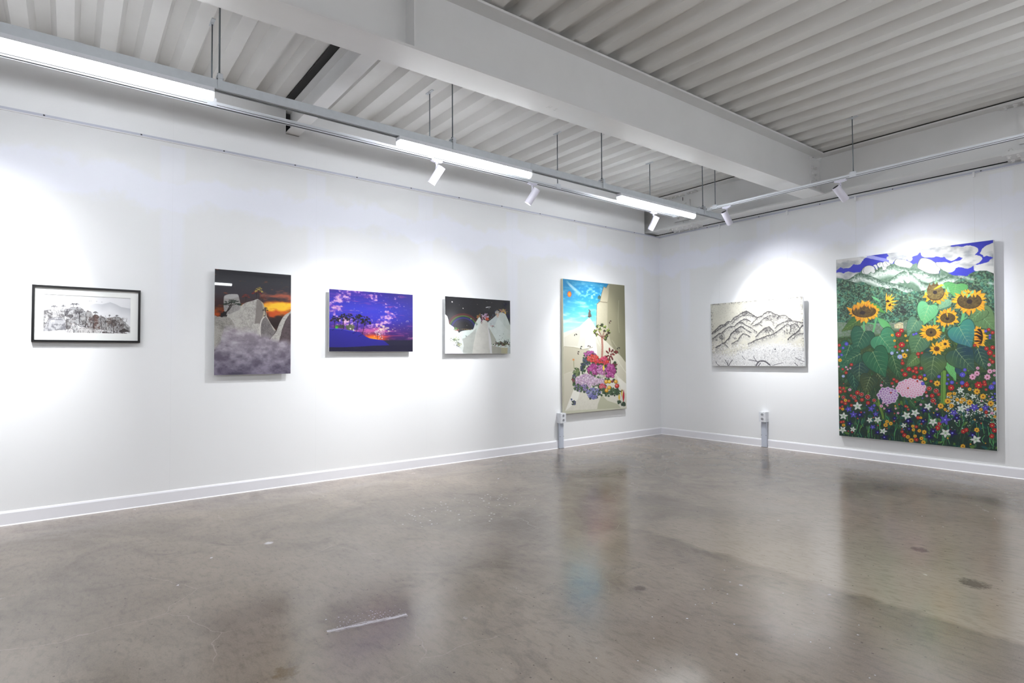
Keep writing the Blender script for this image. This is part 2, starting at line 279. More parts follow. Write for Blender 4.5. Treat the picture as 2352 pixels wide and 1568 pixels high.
# ------------------------------------------------------------------ lighting raceway, lamps, track
def raceway(y, x0, x1, label, rods, joints, name='lighting_raceway', group=None):
    t = thing(name, label, 'cable raceway', ((x0+x1)/2, y, 2.94), group=group)
    prof = [(-.026, 0), (-.0245, 0), (-.0245, .058), (.0245, .058), (.0245, 0), (.026, 0), (.026, .06), (-.026, .06)]
    bm = bmesh.new(); add_prism(bm, [(x0, y+a, 2.94+b) for a, b in prof], (x1-x0, 0, 0)); bmesh.ops.triangulate(bm, faces=[f for f in bm.faces if len(f.verts) > 4]); obj('channel', bm, M_GALV, t)
    obj('inner_tray', BM(((x0, y-.016, 2.948), (x1, y+.016, 2.958)), ((x0, y-.017, 2.944), (x1, y-.014, 2.948)), ((x0, y+.006, 2.944), (x1, y+.009, 2.948))), M_GALV, t)
    obj('slot', BM(((x0, y+.010, 2.9455), (x1, y+.0158, 2.9478)), ((x0, y+.0165, 2.95), (x1, y+.0242, 2.953))), M_DARK, t)
    for x in joints: obj('joint_cover', BM(((x-.045, y-.0275, 2.9395), (x+.045, y-.0262, 3.0015)), ((x-.045, y-.0275, 3.0002), (x+.045, y+.0275, 3.0015))), M_GALV, t)
    for x in rods:
        bm = bmesh.new(); add_tube(bm, (x, y, 3.03), (x, y, ZD+DH), .0055, 8); r = obj('hanger_rod', bm, M_ROD, t)
        obj('rod_clamp', BM(((x-.014, y-.034, 2.9405), (x+.014, y-.0278, 3.035)), ((x-.014, y+.0278, 2.9405), (x+.014, y+.034, 3.035)), ((x-.014, y-.034, 3.035), (x+.014, y+.034, 3.041)), ((x-.02, y-.036, 3.008), (x+.02, y+.036, 3.013))), M_GALV, r, bevel=.001, seg=1)
        bm = bmesh.new(); add_tube(bm, (x, y, 3.041), (x, y, 3.054), .012, 6, smooth=False); obj('nut', bm, M_ROD, r)
    return t
RY = -1.505
RW = raceway(RY, -13.5, -.60, 'grey galvanised lighting raceway hung across the room above the left wall', (-11.8, -10.1, -8.3, -6.50, -4.722, -2.90, -1.095), (-7.25, -6.36, -3.84, -2.66, -1.22))
raceway(-8.7, -13.5, -.4, 'grey lighting raceway at the far end of the room, behind the camera', (-12, -9, -6, -3), (-7,))
raceway(-5.35, -13.5, -1.12, 'added unseen grey lighting raceway passing over the camera', (-12, -9, -6, -3), (-7,))  # unseen raceway, added to carry the extra lamp row

M_CAP = mat('glowing_end_cap', srgb(236, 236, 240), .5, emit=(*LED_COL, 1), es=.35)
def linear_lamp():
    t = local_thing('linear_lamp', 'lit white linear lamp', 'lamp', (0, 0, 0)); Ln = 1.355
    obj('lamp_body', BM(((-Ln/2, -.033, -.028), (Ln/2, .033, 0))), M_BODY, t, bevel=.003)
    bm = bmesh.new(); n = 12; pr = [(-.033, -.0285)]+[(-.033*math.cos(PI*i/n), -.0285-.046*math.sin(PI*i/n)**.7) for i in range(1, n)]+[(.033, -.0285)]
    add_prism(bm, [(-Ln/2+.012, a, b) for a, b in pr], (Ln-.024, 0, 0)); obj('diffuser', bm, M_DIFF, t)
    for s in (-1, 1):
        bm = bmesh.new(); add_prism(bm, [(s*(Ln/2-.0115), a*1.03, b*1.02) for a, b in pr], (s*.0115, 0, 0)); obj('end_cap', bm, M_CAP, t)
    return t
L0 = linear_lamp()
G = 'linear lamps under the raceways'
lamps = [(-7.21, RY, 'lit linear lamp at the upper left, cut by the left edge'), (-4.55, RY, 'lit linear lamp above the purple dusk picture, middle one under the raceway'), (-1.965, RY, 'lit linear lamp nearest the far corner, smallest of the row'),
         (-9.9, RY, 'lit linear lamp left of the view'), (-12.5, RY, 'lit linear lamp at the far left end of the room')]
for yy, xs_ in ((-5.35, (-12.3, -9.6, -6.9, -4.2, -1.8)), (-8.7, (-13.0, -10.3, -7.7, -5.0))):  # first row, over the camera, is added unseen to brighten right wall and deck
    for x in xs_: lamps.append((x, yy, 'lit linear lamp out of view behind the camera'))
for i, (x, y, lb) in enumerate(lamps):
    o = L0 if i == 0 else copy_tree(L0); o.location = (x, y, 2.9395); tag(o, lb, 'lamp', 'linear lamps behind the camera' if i > 2 else None)

def track(label, a, b, ax, rods, loc):
    t = thing('lighting_track', label, 'lighting track', loc)
    z0, z1 = 2.985, 3.018; w = .017; c = -1.11 if ax == 0 else -1.06
    A = (lambda v0, v1, za, zb: ((a, c+v0, za), (b, c+v1, zb))) if ax == 0 else (lambda v0, v1, za, zb: ((c+v0, a, za), (c+v1, b, zb)))
    r = obj('rail', BM(A(-w, w, z0+.004, z1), A(-w, -w+.006, z0, z0+.004), A(w-.006, w, z0, z0+.004)), M_TRACK, t)
    obj('slot', BM(A(-w+.006, w-.006, z0+.0015, z0+.0038)), M_DARK, r)
    obj('side_groove', BM(A(-w-.0006, -w-.0001, z0+.009, z0+.0125), A(w+.0001, w+.0006, z0+.009, z0+.0125)), M_DARK, r)
    for q in rods:
        x, y = (q, c) if ax == 0 else (c, q)
        bm = bmesh.new(); add_tube(bm, (x, y, z1+.001), (x, y, ZD+.01), .005, 8); r = obj('hanger_rod', bm, M_ROD, t)
        obj('rail_clip', BM(*[((x-.03, y+s-.001, z0+.008), (x+.03, y+s+.001, z1+.022)) for s in (-.0185, .0185)], ((x-.03, y-.018, z1+.0005), (x+.03, y+.018, z1+.004))) if ax == 0 else BM(*[((x+s-.001, y-.03, z0+.008), (x+s+.001, y+.03, z1+.022)) for s in (-.0185, .0185)], ((x-.018, y-.03, z1+.0005), (x+.018, y+.03, z1+.004))), M_TRACK, r)
        bm = bmesh.new(); add_box(bm, (x-.012, y-.055, ZD-.006), (x+.012, y+.055, ZD-.0005)); add_tube(bm, (x, y, ZD-.02), (x, y, ZD-.006), .011, 6, smooth=False); obj('ceiling_bracket', bm, M_GALV, r)
    return t
t = track('white spotlight track running along the left wall behind the grey raceway', -13.5, -1.165, 0, (-11.5, -9.8, -8.1, -6.475, -4.715, -3.16, -1.615), (-7, -1.11, 2.985))
obj('corner_connector', BM(((-1.165, -1.1285, 2.984), (-1.105, -1.0915, 3.019)), ((-1.142, -1.21, 2.984), (-1.105, -1.1285, 3.019))), M_TRACK, t, bevel=.003)
t = track('white spotlight track running parallel to the right wall', -8.3, -1.60, 1, (-1.655, -3.20, -4.95, -7), (-1.06, -6, 2.985))
obj('end_feed', BM(((-1.079, -1.60, 2.984), (-1.041, -1.548, 3.02))), M_TRACK, t, bevel=.003)
cu = [(-1.40,-1.455,3.012),(-1.36,-1.43,3.03),(-1.27,-1.44,3.034),(-1.19,-1.47,3.024),(-1.12,-1.515,3.014),(-1.07,-1.542,3.010)]; bm = bmesh.new()
for p_, q_ in zip(cu[:-1], cu[1:]): add_tube(bm, p_, q_, .006, 8)
obj('feed_cable', bm, mat('grey_cable_sheath', srgb(120, 122, 124), .5), RW); obj('connector', BM(((-1.17, -1.50, 3.012), (-1.09, -1.458, 3.034))), M_BODY, RW, bevel=.003)

def spotlight():
    t = local_thing('track_spotlight', 'x', 'spotlight')
    obj('track_adapter', BM(((-.055, -.014, -.014), (.055, .014, -.0003)), ((-.035, -.012, -.02), (.035, .012, -.014))), M_WHITE, t, bevel=.002)
    h = bpy.data.objects.new('housing', None)
    bm = bmesh.new(); n = 32; r, L, ri = .0365, .176, .0335
    ring = lambda rr, z: [bm.verts.new((rr*math.cos(2*PI*i/n), rr*math.sin(2*PI*i/n), z)) for i in range(n)]
    rings = [ring(ri-.003, L/2-.02), ring(ri, L/2), ring(r-.0008, L/2), ring(r, L/2-.002), ring(r, -L/2+.002), ring(r-.0008, -L/2), ring(ri, -L/2), ring(ri-.004, -L/2+.03)]
    for a, b in zip(rings[:-1], rings[1:]):
        for i in range(n): f = bm.faces.new((a[i], a[(i+1) % n], b[(i+1) % n], b[i])); f.smooth = True
    me = bpy.data.meshes.new('housing'); bmesh.ops.recalc_face_normals(bm, faces=bm.faces); bm.to_mesh(me); bm.free(); me.materials.append(M_WHITE)
    h = bpy.data.objects.new('housing', me); COL.objects.link(h); h.parent = t; h['_o'] = (0., 0., 0.); h.location = (0, 0, -.135)
    mod = h.modifiers.new('edges', 'EDGE_SPLIT'); mod.split_angle = R(50)
    bm = bmesh.new(); add_tube(bm, (0, 0, L/2-.003), (0, 0, L/2-.008), ri-.0003, 28); o = obj('back_cap', bm, M_DARK, h)
    bm = bmesh.new(); add_tube(bm, (0, 0, -L/2+.022), (0, 0, -L/2+.026), ri-.003, 28); o = obj('lens', bm, M_LENS, h)
    bm = bmesh.new(); add_tube(bm, (0, 0, -L/2+.0005), (0, 0, -L/2+.006), ri+.0002, 28, cap=False); o = obj('black_baffle', bm, M_DARK, h)
    return t, h
SP, HS = spotlight()
bm = bmesh.new(); add_tube(bm, (0, 0, -.02), (0, 0, -.033), .013, 14); add_tube(bm, (0, 0, -.033), (0, 0, -.062), .0075, 12); add_box(bm, (-.006, -.009, -.1), (.006, .009, -.058)); STEM = obj('stem', bm, M_WHITE, SP, bevel=0)
def place_spot(first, mount, direction, label, along, power=1., cone=68, blend=1.0):
    o = SP if first else copy_tree(SP); o.location = mount; o.rotation_euler = (0, 0, 0 if along == 0 else PI/2); tag(o, label, 'spotlight')
    d = Vector(direction).normalized(); rot = Matrix.Rotation(-(0 if along == 0 else PI/2), 3, 'Z'); dl = rot @ d
    h = [c for c in bpy.data.objects if c.parent == o and c.name.startswith('housing')][0]
    h.rotation_mode = 'QUATERNION'; h.rotation_quaternion = (-dl).to_track_quat('Z', 'Y')
    ld = bpy.data.lights.new('spot_beam', 'SPOT'); ld.energy = SPOT_W*power; ld.spot_size = R(cone); ld.spot_blend = blend; ld.shadow_soft_size = .022; ld.color = SPOT_COL
    lo = bpy.data.objects.new('spot_beam', ld); COL.objects.link(lo); lo.parent = h; lo.location = (0, 0, -.176/2-.004)
    l2 = bpy.data.lights.new('spot_spill', 'SPOT'); l2.energy = SPOT_W*power*.22; l2.spot_size = R(100); l2.spot_blend = 1; l2.shadow_soft_size = .022; l2.color = SPOT_COL
    o2 = bpy.data.objects.new('spot_spill', l2); COL.objects.link(o2); o2.parent = h; o2.location = (0, 0, -.176/2-.004)
def dirv(th, ph, base): th, ph = R(th), R(ph); return (math.sin(th)*math.cos(R(base)+ph), math.sin(th)*math.sin(R(base)+ph), -math.cos(th))
def aim(m, t): return tuple(np.array(t)-np.array((m[0], m[1], m[2]-.135)))
A1 = (-4.644, -1.11, 2.9845); A2 = (-3.512, -1.11, 2.9845); A3 = (-1.551, -1.11, 2.9845); B1 = (-1.06, -1.808, 2.9845); B2 = (-1.06, -3.078, 2.9845)
SPOTS = [(A1, dirv(35, 38, 90), 'white spotlight on the track above the purple dusk picture, largest of the left row', 0, 1.), (A2, dirv(34, 40, 90), 'white spotlight on the track below the end of the middle linear lamp', 0, 1.),
         (A3, dirv(33, 4, 90), 'white spotlight hanging below the linear lamp nearest the corner', 0, .5), (B1, dirv(40, -6, 0), 'white spotlight near the corner aimed at the ink mountains, black rear opening', 1, .8),
         (B2, dirv(43, -26, 0), 'white spotlight on the right-hand track aimed at the sunflower painting', 1, .42)]
for i, (m_, d_, lb, al, pw) in enumerate(SPOTS): place_spot(i == 0, m_, d_, lb, al, pw, 50 if i == 4 else 66)
for m_, tg, lb in (((-7.75, -1.11, 2.9845), (-7.9, 0, 1.55), 'white spotlight left of the view aimed beside the black framed print'), ((-1.06, -6.2, 2.9845), (0, -6.3, 1.4), 'white spotlight on the right-hand track beyond the right edge')):
    place_spot(False, m_, aim(m_, tg), lb, 0 if m_[1] == -1.11 else 1, 1.2)

# ------------------------------------------------------------------ hanging wires
M_WIRE = mat('clear_hanging_wire', srgb(226, 227, 230), .4)
for y, z, lb in ((-1.062, 1.93, 'thin wire holding the left side of the ink mountain picture'), (-2.02, 1.93, 'thin wire holding the right side of the ink mountain picture'), (-2.822, 2.33, 'thin wire holding the left side of the sunflower painting'), (-3.923, 2.33, 'thin wire holding the right side of the sunflower painting')):
    t = thing('hanging_wire', lb, 'wire', (-.012, y, 3.05)); bm = bmesh.new(); add_tube(bm, (-.022, y, 3.02), (-.05 if z < 2 else -.038, y, z-.03), .0009, 6); obj('wire', bm, M_WIRE, t)
    obj('rail_hook', BM(((-.03, y-.009, 3.0), (-.0165, y+.009, 3.052))), M_SEAL, t, bevel=.002)

# ------------------------------------------------------------------ socket posts
def socket_post(label, loc, rz):
    t = local_thing('socket_post', label, 'power outlet', loc, rz)       # local: +x along wall, -y into the room, wall plane at y=0
    bm = bmesh.new(); add_prism(bm, [(-.036, -.0185, .004), (-.036, -.040, .004), (-.028, -.046, .004), (.028, -.046, .004), (.036, -.040, .004), (.036, -.0185, .004)], (0, 0, .327)); obj('post', bm, mat('post_enamel', srgb(196, 202, 216), .35) if 'post_enamel' not in bpy.data.materials else bpy.data.materials['post_enamel'], t)
    obj('foot_plate', BM(((-.037, -.047, 0), (.037, -.0185, .0038))), M_DARK, t)
    obj('cover_strip', BM(((-.022, -.0475, .02), (.022, -.0462, .29))), bpy.data.materials['post_enamel'], t)
    bx = obj('socket_box', BM(((-.046, -.078, .332), (.046, -.0005, .462))), M_BODY, t, bevel=.004, seg=3)
    for z in (.428, .370):
        bm = bmesh.new(); n = 24
        ring = lambda rr, y: [bm.verts.new((rr*math.cos(2*PI*i/n), y, z+rr*math.sin(2*PI*i/n))) for i in range(n)]
        rs_ = [ring(.024, -.0782), ring(.0225, -.0805), ring(.020, -.0805), ring(.0185, -.0784)]
        for a, b in zip(rs_[:-1], rs_[1:]):
            for i in range(n): bm.faces.new((a[i], a[(i+1) % n], b[(i+1) % n], b[i]))
        s = obj('socket', bm, M_BODY, bx)
        bm = bmesh.new(); add_tube(bm, (0, -.0785, z), (0, -.0783, z), .0187, 24); obj('socket_well', bm, mat('socket_grey', srgb(150, 152, 158), .5) if 'socket_grey' not in bpy.data.materials else bpy.data.materials['socket_grey'], s)
        bm = bmesh.new()
        for a in (-.0085, .0085): add_tube(bm, (a, -.0792, z), (a, -.0786, z), .0032, 10)
        obj('socket_holes', bm, M_DARK, s)
    bm = bmesh.new()
    for a in (-.031, .031): add_tube(bm, (a, -.0475, .157), (a, -.0435, .157), .004, 8)
    obj('screw', bm, M_DARK, t); return t
socket_post('white socket post by the left wall under the flower mountain painting', (-2.138, -.0005, 0), 0)
socket_post('white socket post by the right wall under the ink mountain picture', (-.0005, -1.672, 0), -PI/2)
# ------------------------------------------------------------------ picture painter (fills a colour grid in code)
def homog(src, dst):
    A = []
    for (x, y), (u, v) in zip(src, dst):
        A.append([x, y, 1, 0, 0, 0, -u*x, -u*y, -u]); A.append([0, 0, 0, x, y, 1, -v*x, -v*y, -v])
    return np.linalg.svd(np.array(A, float))[2][-1].reshape(3, 3)

def smooth_curve(P, n=6, closed=True):
    P = np.array(P, float); N = len(P); out = []
    for i in range(N if closed else N-1):
        p0, p1, p2, p3 = (P[(i+k-1) % N] if closed else P[min(max(i+k-1, 0), N-1)] for k in range(4))
        for t in np.arange(n)/n:
            out.append(.5*((2*p1)+(p2-p0)*t+(2*p0-5*p1+4*p2-p3)*t*t+(3*p1-p0-3*p2+p3)*t**3))
    if not closed: out.append(P[-1])
    return np.array(out)

def upsample(g, h, w):
    gh, gw = g.shape
    y = np.linspace(0, gh-1.001, h); x = np.linspace(0, gw-1.001, w)
    yi = y.astype(int); xi = x.astype(int); fy = (y-yi)[:, None]; fx = (x-xi)[None]
    fy = fy*fy*(3-2*fy); fx = fx*fx*(3-2*fx)
    a = g[yi][:, xi]; b = g[yi][:, xi+1]; c = g[yi+1][:, xi]; d = g[yi+1][:, xi+1]
    return (a*(1-fx)+b*fx)*(1-fy)+(c*(1-fx)+d*fx)*fy

class Canvas:
    """Pixel grid painted in the picture's own plane; points may be given in tracing coordinates (quad)."""
    def __init__(s, w, h, quad, ss=2, seed=1):
        s.w, s.h, s.ss = w, h, ss; s.W, s.H = w*ss, h*ss
        s.a = np.zeros((s.H, s.W, 3), np.float32); s.rs = np.random.RandomState(seed)
        s.M = homog(quad, [(0, 0), (s.W, 0), (s.W, s.H), (0, s.H)])
        s.sc = s.W/(0.5*(math.dist(quad[0], quad[1])+math.dist(quad[3], quad[2])))   # tracing unit -> pixels
    def m(s, P):
        P = np.atleast_2d(np.array(P, float)); q = np.c_[P, np.ones(len(P))] @ s.M.T
        return q[:, :2]/q[:, 2:]
    def fbm(s, nx, ny, octs=4, gain=.5):
        r = np.zeros((s.H, s.W)); amp = 1; tot = 0
        for o in range(octs):
            gx = int(nx*2**o)+2; gy = int(ny*2**o)+2
            if gx > s.W or gy > s.H: break
            r += amp*upsample(s.rs.rand(gy, gx), s.H, s.W); tot += amp; amp *= gain
        return r/tot
    def blend(s, mask, col, sl=None):
        t = s.a if sl is None else s.a[sl]
        col = np.asarray(col, np.float32)
        t += mask[..., None].astype(np.float32)*(col-t)
    def raster(s, Q):
        """scanline mask of a polygon in pixel coordinates -> (slice, bool mask)"""
        x0 = max(int(Q[:, 0].min())-1, 0); x1 = min(int(Q[:, 0].max())+2, s.W)
        y0 = max(int(Q[:, 1].min())-1, 0); y1 = min(int(Q[:, 1].max())+2, s.H)
        if x1 <= x0 or y1 <= y0: return None, None
        mk = np.zeros((y1-y0, x1-x0), bool)
        A = Q; B = np.roll(Q, -1, 0)
        for j in range(y1-y0):
            yy = y0+j+.5
            c = (A[:, 1] <= yy) != (B[:, 1] <= yy)
            if not c.any(): continue
            a, b = A[c], B[c]
            xs = np.sort(a[:, 0]+(yy-a[:, 1])/(b[:, 1]-a[:, 1])*(b[:, 0]-a[:, 0]))
            for k in range(0, len(xs)-1, 2):
                i0 = max(int(math.ceil(xs[k]-.5))-x0, 0); i1 = min(int(math.floor(xs[k+1]-.5))+1-x0, x1-x0)
                if i1 > i0: mk[j, i0:i1] = True
        return (slice(y0, y1), slice(x0, x1)), mk
    def poly(s, P, col, al=1., smooth=False, px=False, tex=None, jag=0):
        Q = np.array(P, float) if px else s.m(P)
        if jag:
            Q = smooth_curve(Q, 5) if smooth else np.concatenate([Q[i]+(Q[(i+1) % len(Q)]-Q[i])*np.arange(5)[:, None]/5 for i in range(len(Q))])
            Q = Q+s.rs.randn(*Q.shape)*jag*s.sc
        elif smooth: Q = smooth_curve(Q)
        sl, mk = s.raster(Q)
        if sl is None: return None
        if tex is not None:
            f, c2 = tex
            f = np.clip(f[sl], 0, 1)[..., None]; col = np.asarray(col)*(1-f)+np.asarray(c2)*f
        s.blend(mk*al, col, sl); return sl, mk
    def line(s, P, wd, col, al=1., smooth=False, taper=False, px=False):
        Q = np.array(P, float) if px else s.m(P)
        if smooth and len(Q) > 2: Q = smooth_curve(Q, 5, False)
        if len(Q) < 2: return
        d = np.gradient(Q, axis=0); n = np.c_[-d[:, 1], d[:, 0]]/(np.hypot(d[:, 0], d[:, 1])[:, None]+1e-9)
        k = np.linspace(1, .15, len(Q))[:, None] if taper else 1
        r = max(wd*(1 if px else s.sc)/2, .55)*k
        s.poly(np.r_[Q+n*r, (Q-n*r)[::-1]], col, al, px=True)
    def ell(s, x, y, rx, ry, col, al=1., rot=0, n=16, tex=None, jag=0):
        t = np.arange(n)/n*2*PI; c, k = math.cos(rot), math.sin(rot)
        ex, ey = rx*np.cos(t), ry*np.sin(t)
        s.poly(np.c_[x+ex*c-ey*k, y+ex*k+ey*c], col, al, tex=tex, jag=jag)
    def star(s, x, y, R, r, n, col, rot=0, sq=1., al=1., smooth=False):
        t = np.arange(2*n)/(2*n)*2*PI+rot; rr = np.where(np.arange(2*n) % 2 == 0, R, r)
        s.poly(np.c_[x+rr*np.cos(t), y+rr*np.sin(t)*sq], col, al, smooth=smooth)
    def flower(s, x, y, r, col, cc, edge=None, n=6):
        rot = s.rs.rand()*3; sq = .85+.1*s.rs.rand()
        c = np.array(col, float)
        if edge is not None: s.star(x, y, r*1.16, r*.9, n+3, edge, rot, sq, smooth=True)
        s.star(x, y, r*1.06, r*.84, n+1, c*.62, rot, sq, smooth=True)
        s.star(x-r*.04, y-r*.05, r*.95, r*.72, n+1, c, rot, sq, smooth=True)
        for k in range(n+1):
            a = rot+(k+.0)*2*PI/(n+1); s.ell(x+r*.62*math.cos(a), y+r*.62*math.sin(a)*sq, r*.17, r*.14, c*.72+255*.2, .7, n=6)
        s.ell(x, y, r*.3, r*.27, c*.5, .8, n=8); s.ell(x, y, r*.22, r*.2, cc, n=8)
    def leaf(s, bx, by, tx, ty, w, col, vein, dark=None, heart=True, veins=5, rnd=False):
        b = np.array([bx, by], float); d = np.array([tx, ty], float)-b; L = np.hypot(*d); u = d/L; n = np.array([-u[1], u[0]])
        prof = [(0, .03), (-.1, .22), (-.06, .42), (.1, .5), (.35, .47), (.6, .33), (.82, .14), (1, 0)] if heart else [(0, .0), (.15, .25), (.4, .5), (.65, .4), (.85, .18), (1, 0)]
        pts = [b+u*L*a+n*w*k for a, k in prof]+[b+u*L*a-n*w*k for a, k in prof[::-1][1:]]
        tex = None
        if dark is not None: tex = (s.tx if rnd else s.tx, dark)
        s.poly(pts, np.array(col)*.62, smooth=True, jag=2 if w > 120 else 0)
        c = b+u*L*.42
        s.poly([c+(p-c)*.955 for p in pts], col, smooth=True, tex=tex)
        if w > 110:
            for i in range(46):
                a = s.rs.uniform(.0, .85); sg = s.rs.choice((-1, 1)); q = s.rs.uniform(.05, .36)*(1-a*.8); p = b+u*L*a+n*sg*w*q
                s.line([p, p+u*L*.09+n*sg*w*.07], 3.2, np.array(col)*(.7 if s.rs.rand() < .5 else 1.22), .45)
        if vein is not None:
            s.line([b, b+u*L*.5+n*w*.02, b+u*L*.95], 6, vein, .8, smooth=True, taper=True)
            for i in range(veins):
                a = .02+.78*i/veins
                for sg in (-1, 1):
                    p = b+u*L*a; q = p+u*L*.22+n*sg*w*.38*(1-a*.75)
                    s.line([p, p+(q-p)*.5+u*L*(-.03), q], 4, vein, .7, smooth=True, taper=True)
    def done(s, lo=None):
        a = s.a.reshape(s.h, s.ss, s.w, s.ss, 3).mean((1, 3))
        return np.clip(a, 0, 255)
def ridge_y(cv, P):
    Q = cv.m(P); return np.interp(np.arange(cv.W), Q[:, 0], Q[:, 1])
def YY(cv): return np.arange(cv.H)[:, None]+0*np.arange(cv.W)[None]
def gradient(cv, stops):
    v = np.arange(cv.H)/cv.H; st = np.array([a for a, _ in stops]); c = np.array([b for _, b in stops], float)
    cv.a[:] = np.stack([np.interp(v, st, c[:, k]) for k in range(3)], -1)[:, None, :]

def paint_sunflowers():
    cv = Canvas(500, 700, [(115, 380), (2188, 118), (2243, 2902), (158, 2696)], seed=7)
    rs = cv.rs; fine = cv.fbm(110, 150, 2); mid = cv.fbm(22, 30, 4); cv.tx = cv.fbm(6, 9, 3)*1.5-.25
    cv.a[:] = (44, 52, 196); cv.blend(mid*.25, (30, 34, 150))
    soft = np.clip((cv.fbm(14, 34, 4)-.42)*3, 0, 1)
    C = [[(115,375),(500,330),(480,375),(455,410),(430,440),(385,445),(350,440),(320,465),(290,490),(240,490),(210,495),(180,480),(160,492),(115,512)],
     [(115,562),(150,545),(190,550),(215,560),(240,545),(280,535),(320,545),(350,550),(400,545),(430,550),(380,590),(330,625),(280,650),(200,650),(115,640)],
     [(815,280),(1215,240),(1225,275),(1205,300),(1185,320),(1150,330),(1120,345),(1125,370),(1105,400),(1080,400),(1050,380),(1010,385),(960,370),(900,380),(860,430),(820,425),(810,385),(785,375),(785,345),(810,330),(795,305)],
     [(1245,235),(1615,180),(1625,205),(1660,210),(1720,200),(1780,210),(1830,195),(1900,195),(1960,215),(1990,240),(1985,275),(1950,310),(1930,335),(1880,350),(1800,360),(1740,345),(1700,370),(1650,395),(1610,390),(1570,370),(1545,345),(1500,350),(1440,335),(1400,350),(1340,350),(1290,350),(1250,330),(1235,300)],
     [(1430,425),(1500,415),(1560,410),(1620,425),(1680,400),(1750,390),(1800,350),(1860,330),(1930,320),(1990,325),(2040,350),(2040,380),(2000,420),(1940,450),(1900,480),(1850,500),(1800,490),(1750,480),(1700,490),(1680,520),(1640,545),(1590,550),(1540,545),(1500,520)],
     [(2220,165),(2130,180),(2080,205),(2040,240),(2030,270),(2010,300),(2050,320),(2060,345),(2100,330),(2150,340),(2220,340)],
     [(2220,355),(2150,380),(2120,410),(2050,430),(1990,445),(1940,450),(1930,480),(1940,520),(1990,545),(2060,545),(2130,560),(2220,590)]]
    for c in C: cv.poly(c, (222, 222, 220), smooth=True, jag=1.5, tex=(soft, (158, 162, 168)))
    g1 = (74, 104, 84)
    cv.poly([(280,640),(330,610),(370,575),(430,548),(452,518),(480,545),(560,565),(620,555),(640,500),(680,478),(720,468),(740,505),(790,505),(830,440),(880,430),(930,460),(1010,480),(1100,490),(1130,440),(1180,424),(1195,490),(1250,510),(1320,560),(1480,570),(1500,500),(1550,530),(1620,565),(1650,585),(1790,595),(1860,600),(1860,900),(115,900),(115,640)], g1, tex=(fine*.8, (120, 150, 128)), jag=2)
    def mist(P, top, h, a=1.):
        ry = ridge_y(cv, P); Q = cv.m(P); Y = YY(cv); t = (Y-ry[None])/(h*cv.sc)
        X = np.arange(cv.W)[None]; mk = (t > 0) & (X > Q[0, 0]) & (X < Q[-1, 0]) & (t < 1.6)
        f = np.clip(t+(fine-.5)*.9, 0, 1)[..., None]
        cv.blend(mk*a*np.clip(2.2-1.4*t, 0, 1), np.array(top)*(1-f)+np.array((226, 234, 228))*f)
    mist([(450,530),(640,500),(830,445),(930,460),(1100,492),(1250,512),(1400,575),(1600,580),(1850,600)], g1, 130)
    mist([(800,650),(880,600),(960,545),(1010,525),(1070,540),(1130,550),(1200,600),(1240,670),(1330,690)], (70,100,80), 110)
    mist([(280,638),(370,580),(430,556),(560,590),(640,620),(720,660),(800,680),(880,690),(960,710),(1050,745),(1130,755)], (62,92,74), 100)
    mist([(1330,690),(1430,655),(1560,605),(1620,590),(1700,610),(1850,640)], (66,100,78), 90)
    rock = (226, 228, 226)
    for r in ([(455,555),(460,510),(490,475),(540,455),(590,460),(625,480),(630,510),(635,540),(610,560),(580,540),(540,570),(490,570)],
              [(605,460),(635,442),(660,465),(665,515),(650,510),(625,470)],
              [(655,430),(700,410),(730,415),(770,400),(830,425),(830,450),(790,470),(780,500),(760,520),(735,515),(720,470),(690,485),(660,460)],
              [(880,430),(910,370),(980,375),(1040,385),(1090,410),(1130,440),(1110,480),(1080,490),(1010,480),(940,465)],
              [(1240,358),(1310,360),(1370,380),(1400,400),(1430,420),(1450,460),(1500,500),(1480,540),(1470,570),(1370,570),(1300,550),(1240,520),(1190,490),(1185,460),(1205,400)],
              [(840,520),(870,508),(900,530),(895,560),(860,560)], [(1055,540),(1080,560),(1080,590),(1060,570)],
              [(1120,560),(1180,565),(1250,580),(1265,600),(1210,640),(1160,600)], [(1030,600),(1070,610),(1100,660),(1060,695),(1020,650)],
              [(930,640),(980,630),(1015,680),(990,690),(950,670)], [(1285,575),(1320,580),(1330,600),(1295,600)]):
        cv.poly(r, (70, 80, 76), smooth=True)
        c = np.mean(r, 0); cv.poly([c+(np.array(p)-c)*.94 for p in r], rock, smooth=True, tex=(fine*.5, (196, 200, 200)))
    for l in ([(490,480),(475,520),(490,565)], [(730,415),(740,470),(780,480)], [(700,415),(690,450)], [(765,405),(800,455)]): cv.line(l, 5, (70, 80, 76))
    # forest
    F = [(100,618),(200,628),(270,660),(340,670),(400,690),(450,668),(510,685),(540,710),(640,740),(720,735),(790,760),(880,745),(950,775),(1000,800),(1060,820),(1130,790),(1200,800),(1300,780),(1400,790),(1560,740),(1620,700),(1700,660),(1760,620),(1840,600),(1870,570),(1940,535),(2020,525),(2100,525),(2230,575)]
    ry = ridge_y(cv, F); mk = YY(cv) > ry[None]
    t1 = np.clip((fine-.38)*3.2, 0, 1)[..., None]; t2 = np.clip((cv.fbm(60, 84, 3)-.45)*4, 0, 1)[..., None]
    col = np.array((38, 62, 50))*(1-t1)+np.array((104, 142, 108))*t1; col = col*(1-t2*.5)+np.array((84, 164, 140))*t2*.5
    d = np.clip((cv.fbm(12, 16, 3)-.5)*4, 0, 1)[..., None]; col = col*(1-d*.4)+np.array((36, 44, 42))*d*.4
    cv.blend(mk*1., col)
    for _ in range(900):
        x = rs.uniform(120, 2200); y = rs.uniform(700, 1230)
        if y > np.interp(x, [p[0] for p in F], [p[1] for p in F])+10:
            c = [(112,190,160), (30,40,36), (150,160,90), (190,200,180)][rs.choice(4, p=[.35,.35,.2,.1])]; cv.ell(x, y, rs.uniform(4, 9), rs.uniform(4, 8), c, .7, n=6)
